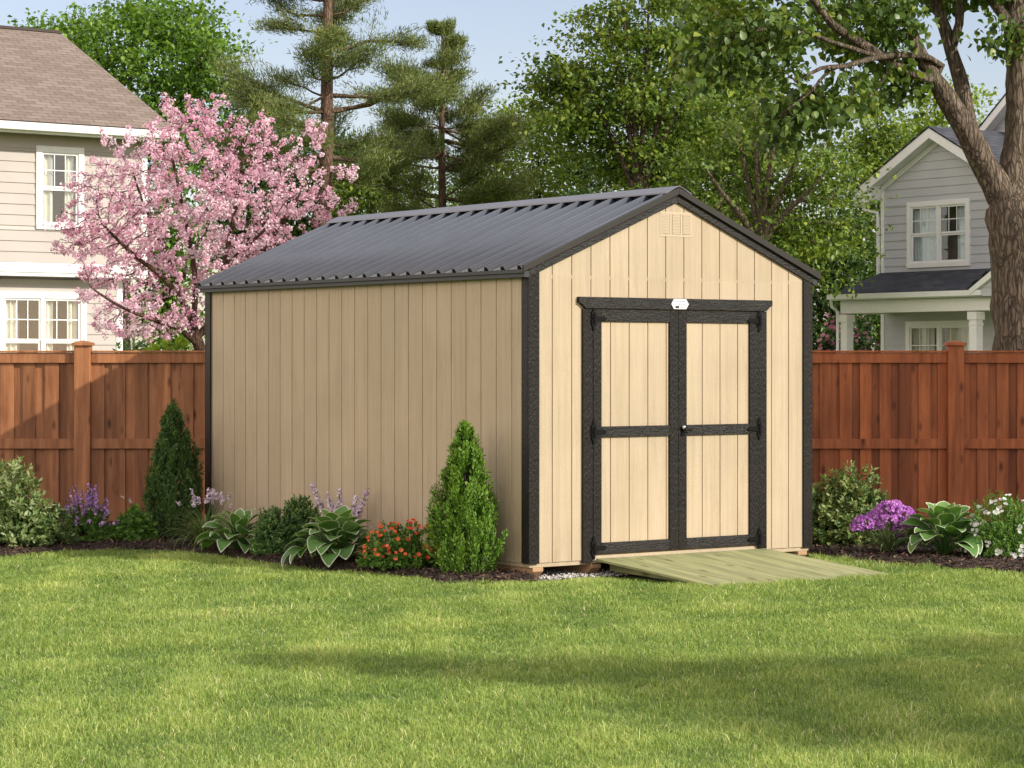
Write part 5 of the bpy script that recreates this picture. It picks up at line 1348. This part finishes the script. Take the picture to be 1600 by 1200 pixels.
def hosta(label, px, D, spread, h, nl, seed, blade=(0.22, 0.12)):
    x, y, z0 = at(px, D); t = empty('hosta', (x, y, z0)); tag(t, label, 'plant', 'hostas with white edged leaves')
    rg = np.random.default_rng(seed); NU, NV = 12, 9
    V = []; F = []; E = []; VV = []; st = MB()
    for i in range(nl):
        lev = (i + .5) / nl; az = i * 2.39996 + rg.normal() * 0.25
        el = 0.20 + 0.95 * lev ** 1.3                       # inner leaves stand up
        L_ = blade[0] * rg.uniform(0.85, 1.15) * (1.0 - 0.18 * lev); Wd = blade[1] * rg.uniform(0.85, 1.15) * (1 - .12 * lev)
        rad = spread * (1 - lev) * 0.55 + 0.02
        side = np.array([math.cos(az), math.sin(az), 0.0]); cr = np.array([-math.sin(az), math.cos(az), 0.0])
        base = side * rad + np.array([0, 0, h * (0.20 + 0.50 * lev)])
        roll = rg.normal() * 0.25; cr = unit(cr * math.cos(roll) + np.array([0, 0, 1]) * math.sin(roll))
        p = base.copy(); ang = el + 0.1; droop = rg.uniform(1.2, 1.9) * (1.15 - 0.65 * lev)
        wav = rg.uniform(0, 6); b0 = len(V)
        for u in range(NU):
            f = u / (NU - 1); a = ang - droop * f ** 1.3
            d = side * math.cos(a) + np.array([0, 0, math.sin(a)])
            if u: p = p + d * L_ / (NU - 1)
            nrm = np.cross(d, cr); nrm = nrm * (1 if nrm[2] > 0 or lev > .8 else -1)
            w = Wd * 0.5 * (math.sin(math.pi * min(1, f * 0.93 + 0.07) ** 0.72) ** 0.8 if f < 1 else 0.0) + 0.002
            for v in range(NV):
                g = (v / (NV - 1)) * 2 - 1
                q = p + cr * w * g + nrm * (0.16 * abs(g) ** 1.4 * w + 0.10 * w * math.sin(wav + f * 9) * abs(g) ** 2 * np.sign(g))
                V.append(q); em = 0.0085 + 0.0 * f
                dist = min(w * (1 - abs(g)), (1 - f) * L_ * 0.6); E.append(1.0 - min(1.0, dist / (0.03))); VV.append(lev * .5 + .5 * rg.random() * 0 + 0.25 * math.sin(i * 7.3) + .25)
        for u in range(NU - 1):
            for v in range(NV - 1):
                a_ = b0 + u * NV + v; F.append((a_, a_ + 1, a_ + NV + 1, a_ + NV))
        st.tube([(side[0] * .015, side[1] * .015, 0), tuple(base * np.array([.45, .45, .62])), tuple(base)], [0.006, 0.005, 0.004], 5)
    m = bpy.data.materials.get('hosta_leaf')
    if m is None:
        m, nt, b = new_mat('hosta_leaf')
        e = attr(nt, 'edge'); va = attr(nt)
        g = ramp(nt, va, [(0, (0.075, 0.175, 0.038)), (0.6, (0.125, 0.26, 0.062)), (1, (0.18, 0.32, 0.095))])
        nz = noise(nt, coords(nt), 30, 3); ad = nt.nodes.new('ShaderNodeMath'); ad.operation = 'MULTIPLY_ADD'; ad.inputs[1].default_value = 0.18; 
        nt.links.new(nz, ad.inputs[0]); nt.links.new(e, ad.inputs[2])
        w = ramp(nt, ad.outputs[0], [(0.74, (0, 0, 0)), (0.82, (1, 1, 1))])
        c = mixc(nt, g, (0.66, 0.70, 0.50), w); nt.links.new(c, b.inputs['Base Color'])
        b.inputs['Roughness'].default_value = 0.42; b.inputs['Specular IOR Level'].default_value = 0.35
        tr = nt.nodes.new('ShaderNodeBsdfTranslucent'); nt.links.new(mixc(nt, c, (1.1, 1.2, .5), 1.0, 'MULTIPLY'), tr.inputs[0])
        mx = nt.nodes.new('ShaderNodeMixShader'); mx.inputs[0].default_value = 0.25
        nt.links.new(b.outputs[0], mx.inputs[1]); nt.links.new(tr.outputs[0], mx.inputs[2]); nt.links.new(mx.outputs[0], nt.nodes['Material Output'].inputs[0])
    mesh_np('foliage', V, F, m, t, var=np.clip(VV, 0, 1), extra={'edge': E}, smooth=True)
    st.build('leaf_stalks', L['herb'], t)
    return t
hosta('largest hosta with white edged leaves in front of the shed side wall', 527, 20.5, 0.50, 0.41, 54, 1, (0.27, 0.195))
hosta('smaller hosta with arching white edged leaves between grassy clump and boxwood', 372, 21.7, 0.40, 0.33, 42, 2, (0.26, 0.150))
hosta('hosta with white edged leaves right of the ramp beside the magenta flowers', 1475, 21.2, 0.46, 0.45, 46, 3, (0.27, 0.195))

# cream leaved shrub at the far left, then a smaller one against it
x, y, z0 = at(12, 22.3)
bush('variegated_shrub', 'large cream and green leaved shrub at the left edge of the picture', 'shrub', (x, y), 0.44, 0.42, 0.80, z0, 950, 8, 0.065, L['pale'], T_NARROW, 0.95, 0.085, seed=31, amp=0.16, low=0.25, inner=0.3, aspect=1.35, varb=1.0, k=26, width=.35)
x, y, z0 = at(72, 22.3)
bush('variegated_shrub', 'lower pale leaved shrub at the foot of the large cream leaved one', 'shrub', (x, y), 0.20, 0.22, 0.42, z0, 330, 8, 0.050, L['laurel'], T_NARROW, 0.95, 0.06, seed=32, amp=0.3, low=0.2, aspect=1.4)
# purple flower spikes
x, y, z0 = at(133, 22.8)
t, p, d = bush('purple_flower_plant', 'bushy plant with small purple flower spikes in front of the left fence post', 'flowering plant', (x, y), 0.27, 0.25, 0.40, z0, 620, 8, 0.034, L['herb'], T_NARROW, 0.9, 0.05, seed=33, amp=0.25, low=0.2, aspect=1.2)
def spikes(t, roots, tips, mat, n=26, size=0.013, rad=0.016, start=0.35, stemr=0.003, stem='bark_dark', petals=5):
    mb = MB(); pos = []; dr = []
    for a, b in zip(roots, tips):
        a = np.array(a); b = np.array(b); mid = (a + b) / 2 + np.array([0, 0, .02]); mb.tube([tuple(a), tuple(mid), tuple(b)], [stemr * 1.4, stemr, stemr * .6], 5)
        f = R.uniform(start, 1, n)[:, None]; c_ = a + (b - a) * f; o = rnd_dir(n)
        pos.append(c_ + o * rad * (1.25 - f * .7)); dr.append(o + np.array([0, -.2, .2]))
    mb.build('flower_stalks', L['herb'] if stem is None else M[stem], t)
    return blooms(t, np.vstack(pos), np.vstack(dr), size, petals, mat)
rt = []; tp = []
for i in range(44):
    a = R.uniform(0, 6.28); q = R.uniform(.15, 1); rt.append((math.cos(a) * .1 * q, math.sin(a) * .1 * q, .12)); tp.append((math.cos(a) * .33 * q, math.sin(a) * .24 * q - .05, .54 - .34 * q * q + R.uniform(-.05, .04)))
spikes(t, rt, tp, L['violet'], 15, 0.014, 0.016, .60, stem=None)
# low green herb
x, y, z0 = at(207, 22.9)
t, p, d = bush('leafy_herb', 'low bright green leafy plant left of the dark cone shaped evergreen', 'plant', (x, y), 0.20, 0.22, 0.33, z0, 380, 7, 0.046, L['herb'], T_FOLD, 1.0, 0.05, seed=34, amp=0.25, low=0.2)
spikes(t, [(-0.02, -.05, .2), (.06, -.03, .2)], [(-.09, -.08, .44), (-.02, -.06, .40)], L['white'], 10, .009, .014, .85, .002, stem=None)

def strap(name, label, cat, px, D, n, length, w, mat, seed, up=0.9, droop=1.6):
    x, y, z0 = at(px, D); t = empty(name, (x, y, z0)); tag(t, label, cat)
    rg = np.random.default_rng(seed); V = []; F = []; VA = []
    NU = 9
    for i in range(n):
        az = rg.uniform(0, 6.283); side = np.array([math.cos(az), math.sin(az), 0]); cr = np.array([-math.sin(az), math.cos(az), 0])
        L_ = length * rg.uniform(0.55, 1.1); a0 = rg.uniform(up, 1.5); dr_2 = droop * rg.uniform(0.5, 1.2); p = side * rg.uniform(0, .05) * np.array([1, 1, 0]); b0 = len(V); v = rg.random()
        for u in range(NU):
            f = u / (NU - 1); a = a0 - dr_2 * f ** 1.6
            d = side * math.cos(a) + np.array([0, 0, math.sin(a)])
            if u: p = p + d * L_ / (NU - 1)
            ww = w * rg.uniform(.95, 1.05) * (1 - f ** 2.5) + 0.0006
            V += [p + cr * ww, p + np.array([0, 0, -ww * .4]), p - cr * ww]; VA += [v] * 3
        for u in range(NU - 1):
            for q in range(2): a_ = b0 + u * 3 + q; F.append((a_, a_ + 1, a_ + 4, a_ + 3))
    V = np.array(V); V[:, 2] = np.maximum(V[:, 2], 0.004)
    mesh_np('foliage', V, F, mat, t, var=VA, smooth=True)
    return t
t = strap('grassy_perennial', 'fine grassy clump with pale lavender flower heads by the far end of the shed wall', 'flowering plant', 322, 22.4, 430, 0.50, 0.0035, L['strap'], 41, up=0.55, droop=1.7)
rt, tp = [], []
for i in range(26):
    a = R.uniform(0, 6.28); q = R.uniform(.2, 1); rt.append((0, 0, .05)); tp.append((math.cos(a) * .29 * q, math.sin(a) * .2 * q, .50 - .06 * q + R.uniform(-.07, .05)))
spikes(t, rt, tp, L['lilac'], 16, 0.012, 0.022, .88, .0018, stem=None)
# boxwood: two joined lobes of one shrub, and the taller one behind
x, y, z0 = at(428, 21.3)
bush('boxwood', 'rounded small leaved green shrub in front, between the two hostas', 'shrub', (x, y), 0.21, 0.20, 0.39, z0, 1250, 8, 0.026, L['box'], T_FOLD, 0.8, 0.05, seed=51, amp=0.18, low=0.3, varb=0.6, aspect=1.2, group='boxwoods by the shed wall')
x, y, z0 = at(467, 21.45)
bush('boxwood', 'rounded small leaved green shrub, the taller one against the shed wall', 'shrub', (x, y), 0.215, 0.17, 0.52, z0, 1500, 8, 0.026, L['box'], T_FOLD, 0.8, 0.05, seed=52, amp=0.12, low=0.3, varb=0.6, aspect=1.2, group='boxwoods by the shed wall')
# pale lilac flower spikes behind the large hosta
x, y, z0 = at(535, 21.0)
t = empty('lilac_spikes', (x, y, z0)); tag(t, 'upright branches of pale lilac flowers behind the largest hosta', 'flowering plant')
w_ = lambda px, py: tuple(P(px, py, 21.0) - np.array([x, y, z0]))
rt = [(0, 0, 0)] * 6; tp = [w_(487, 757), w_(530, 764), w_(574, 766), w_(556, 777), w_(512, 772), w_(521, 790)]
spikes(t, rt, tp, L['lilac'], 150, 0.015, 0.034, .38, .0045, petals=5)
pz = np.array([np.array(b) * f for b in tp for f in R.uniform(.1, .9, 6)]); leaves('foliage', pz, rnd_dir(len(pz)) + [0, 0, .4], rnd_dir(len(pz)), .035, T_NARROW, L['box'], t)
# orange flowers
x, y, z0 = at(627, 19.95)
t, p, d = bush('orange_flower_plant', 'low mound of small orange and red flowers beside the bright cone shaped evergreen', 'flowering plant', (x, y), 0.30, 0.24, 0.33, z0, 900, 8, 0.030, L['herb'], T_FOLD, 0.95, 0.04, seed=61, amp=0.2, low=0.2)
out = np.argsort(-np.linalg.norm(p / np.array([.29, .24, .33]), axis=1)); cand = out[:380]; cand = cand[(d[cand, 2] > 0.2) & (d[cand, 1] < 0.45)]; sel = R.choice(cand, 95, replace=False)
blooms(t, p[sel] * 1.12 + [0, -.01, .02], d[sel] * .6 + np.array([0, -.7, .6]), 0.020, 6, L['orange'])
# right bed
x, y, z0 = at(1318, 22.5)
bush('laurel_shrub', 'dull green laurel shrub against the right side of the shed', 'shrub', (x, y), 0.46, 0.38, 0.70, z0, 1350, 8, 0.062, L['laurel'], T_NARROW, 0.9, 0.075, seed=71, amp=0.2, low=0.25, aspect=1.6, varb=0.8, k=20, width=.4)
t = strap('magenta_flower_plant', 'clump of magenta flower heads over strap leaves in the right bed', 'flowering plant', 1388, 21.5, 110, 0.44, 0.008, L['strap'], 42, up=0.7, droop=1.7)
x0_, y0_, z0_ = at(1388, 21.5)
heads = [(1352, 818, 24), (1372, 806, 20), (1392, 812, 22), (1388, 795, 22), (1410, 800, 20), (1424, 812, 18), (1340, 826, 12), (1430, 824, 12), (1365, 824, 18), (1404, 826, 14), (1404, 840, 12), (1398, 788, 12)]
mb = MB(); bp = []; bd_ = []
for hx_, hy_, rr_ in heads:
    c_ = P(hx_, hy_, 21.5 + R.uniform(-.1, .08)) - np.array([x0_, y0_, z0_]); rr2 = rr_ / (FPX / 21.5)
    mb.tube([(R.uniform(-.03, .03), R.uniform(-.03, .03), 0), tuple(c_ * np.array([.55, .55, .6])), tuple(c_)], [.005, .004, .003], 5)
    n_ = int(rr_ * 9); o = rnd_dir(n_); o[:, 2] = abs(o[:, 2]) - .25; bp.append(c_ + o * rr2 * np.array([1, 1, .75]) * R.uniform(.75, 1, (n_, 1))); bd_.append(o + [0, -.3, .2])
    for q in range(5): mb.tube([tuple(c_ * np.array([.8, .8, .82])), tuple(c_ + rnd_dir(1)[0] * rr2 * .6)], [.002, .0015], 4)
mb.build('flower_stalks', L['herb'], t); blooms(t, np.vstack(bp), np.vstack(bd_), 0.014, 5, L['magenta'])
x, y, z0 = at(1580, 21.1)
t, p, d = bush('white_flower_shrub', 'green shrub dotted with white flowers at the right edge of the picture', 'shrub', (x, y), 0.44, 0.36, 0.64, z0, 1500, 8, 0.034, L['herb'], T_NARROW, 0.9, 0.06, seed=81, amp=0.22, low=0.25, aspect=1.3)
rn = np.linalg.norm(p / np.array([.42, .36, .62]), axis=1); cand = np.argsort(-rn)[:700]; cand = cand[d[cand, 1] < 0.35]; sel = R.choice(cand, 52, replace=False)
pp = np.repeat(p[sel] * 1.12, 3, 0) + R.normal(size=(156, 3)) * .014; blooms(t, pp, np.repeat(d[sel], 3, 0) + np.array([0, -.5, .2]) + R.normal(size=(156, 3)) * .3, 0.021, 6, L['white'])

# ------------------------------------------------------------------ grass blades
def grass():
    def n2(x, y, s, sd):
        r = np.random.default_rng(sd); o = 0
        for i in range(7):
            a = r.uniform(0, 6.28); f = s * r.uniform(.5, 1.9); o = o + np.sin((x * math.cos(a) + y * math.sin(a)) * f + r.uniform(0, 6.28))
        return o / 7 ** .5
    Xs, Ys = [], []
    for y0, y1, dn in ((9.6, 11.5, 8200), (11.5, 14, 7400), (14, 17, 6400), (17, 20, 5800), (20, 22.6, 5200)):
        hw = 0.222 * y1 + 1.7; n = int((y1 - y0) * 2 * hw * dn); Xs.append(R.uniform(-hw, hw, n)); Ys.append(R.uniform(y0, y1, n))
    x = np.concatenate(Xs); y = np.concatenate(Ys)
    jit = 0.02 * np.sin(x * 23) + 0.015 * np.sin(x * 61 + 1)
    ok = y < bed_front(x) + jit
    s, t = to_shed(np.stack([x, y], 1))
    ok &= ~((s > -0.01) & (s < SW) & (t > -0.10 + 0.02 * np.sin(s * 30)))
    ok &= ~((s > 0.72) & (s < 2.55) & (t > -1.39) & (t < 0.1))
    ok &= ~((s > 2.9) & (t > -0.12) & (x < ER[0, 0]))
    mid = (x > EL[-1, 0] - .02) & (x < ER[0, 0] + .02) & (t > -0.1); ok &= ~mid
    x, y = x[ok], y[ok]; n = len(x)
    clump = n2(x, y, 5, 1); big = n2(x, y, 1.1, 2); fine = n2(x, y, 17, 3)
    h = 0.037 * (1 + 0.26 * clump + 0.18 * fine) * R.uniform(.55, 1.35, n) * (1 + 0.6 * (R.random(n) > .97)); h = np.clip(h, .012, .10)
    near = (s[ok] > -.3) & (s[ok] < 3.0) & (t[ok] > -0.75); h = np.where(near & (t[ok] < .2), h * (.45 + .55 * np.clip((-.1 - t[ok]) / .6, 0, 1)), h)
    w = R.uniform(.0012, .0022, n) * (0.65 + y / 22)
    az = R.uniform(0, 6.283, n) * .9 + 0.7 * n2(x, y, 2.5, 4) ; lean = np.abs(R.normal(.72, .35, n)); face = R.uniform(0, 6.283, n)
    L2 = np.stack([np.cos(az), np.sin(az)], 1) * (lean * h)[:, None]
    fx_, fy_ = np.cos(face) * w, np.sin(face) * w
    V = np.zeros((n, 5, 3), dtype=np.float32)
    V[:, 0] = np.stack([x - fx_, y - fy_, 0 * x], 1); V[:, 1] = np.stack([x + fx_, y + fy_, 0 * x], 1)
    mx, my = x + L2[:, 0] * .35, y + L2[:, 1] * .35
    V[:, 2] = np.stack([mx + fx_ * .8, my + fy_ * .8, h * .62], 1); V[:, 3] = np.stack([mx - fx_ * .8, my - fy_ * .8, h * .62], 1)
    V[:, 4] = np.stack([x + L2[:, 0] * 1.15, y + L2[:, 1] * 1.15, h * (1 - .25 * lean)], 1)
    b = (np.arange(n) * 5)[:, None]
    F = np.concatenate([b + [[0, 1, 2]], b + [[0, 2, 3]], b + [[3, 2, 4]]])
    dry = (R.random(n) > .978 - .10 * np.clip(n2(x, y, 2.2, 9) - .9, 0, 1))
    var = np.clip(.42 + .10 * clump + .05 * big + R.normal(size=n) * .19, 0, .9); var[dry] = R.uniform(.9, 1, dry.sum())
    o = mesh_np('grass', V.reshape(-1, 3), F, L['grass'], var=np.repeat(var, 5))
    tag(o, 'short mown green grass of the back lawn', 'grass', kind='stuff')
grass()
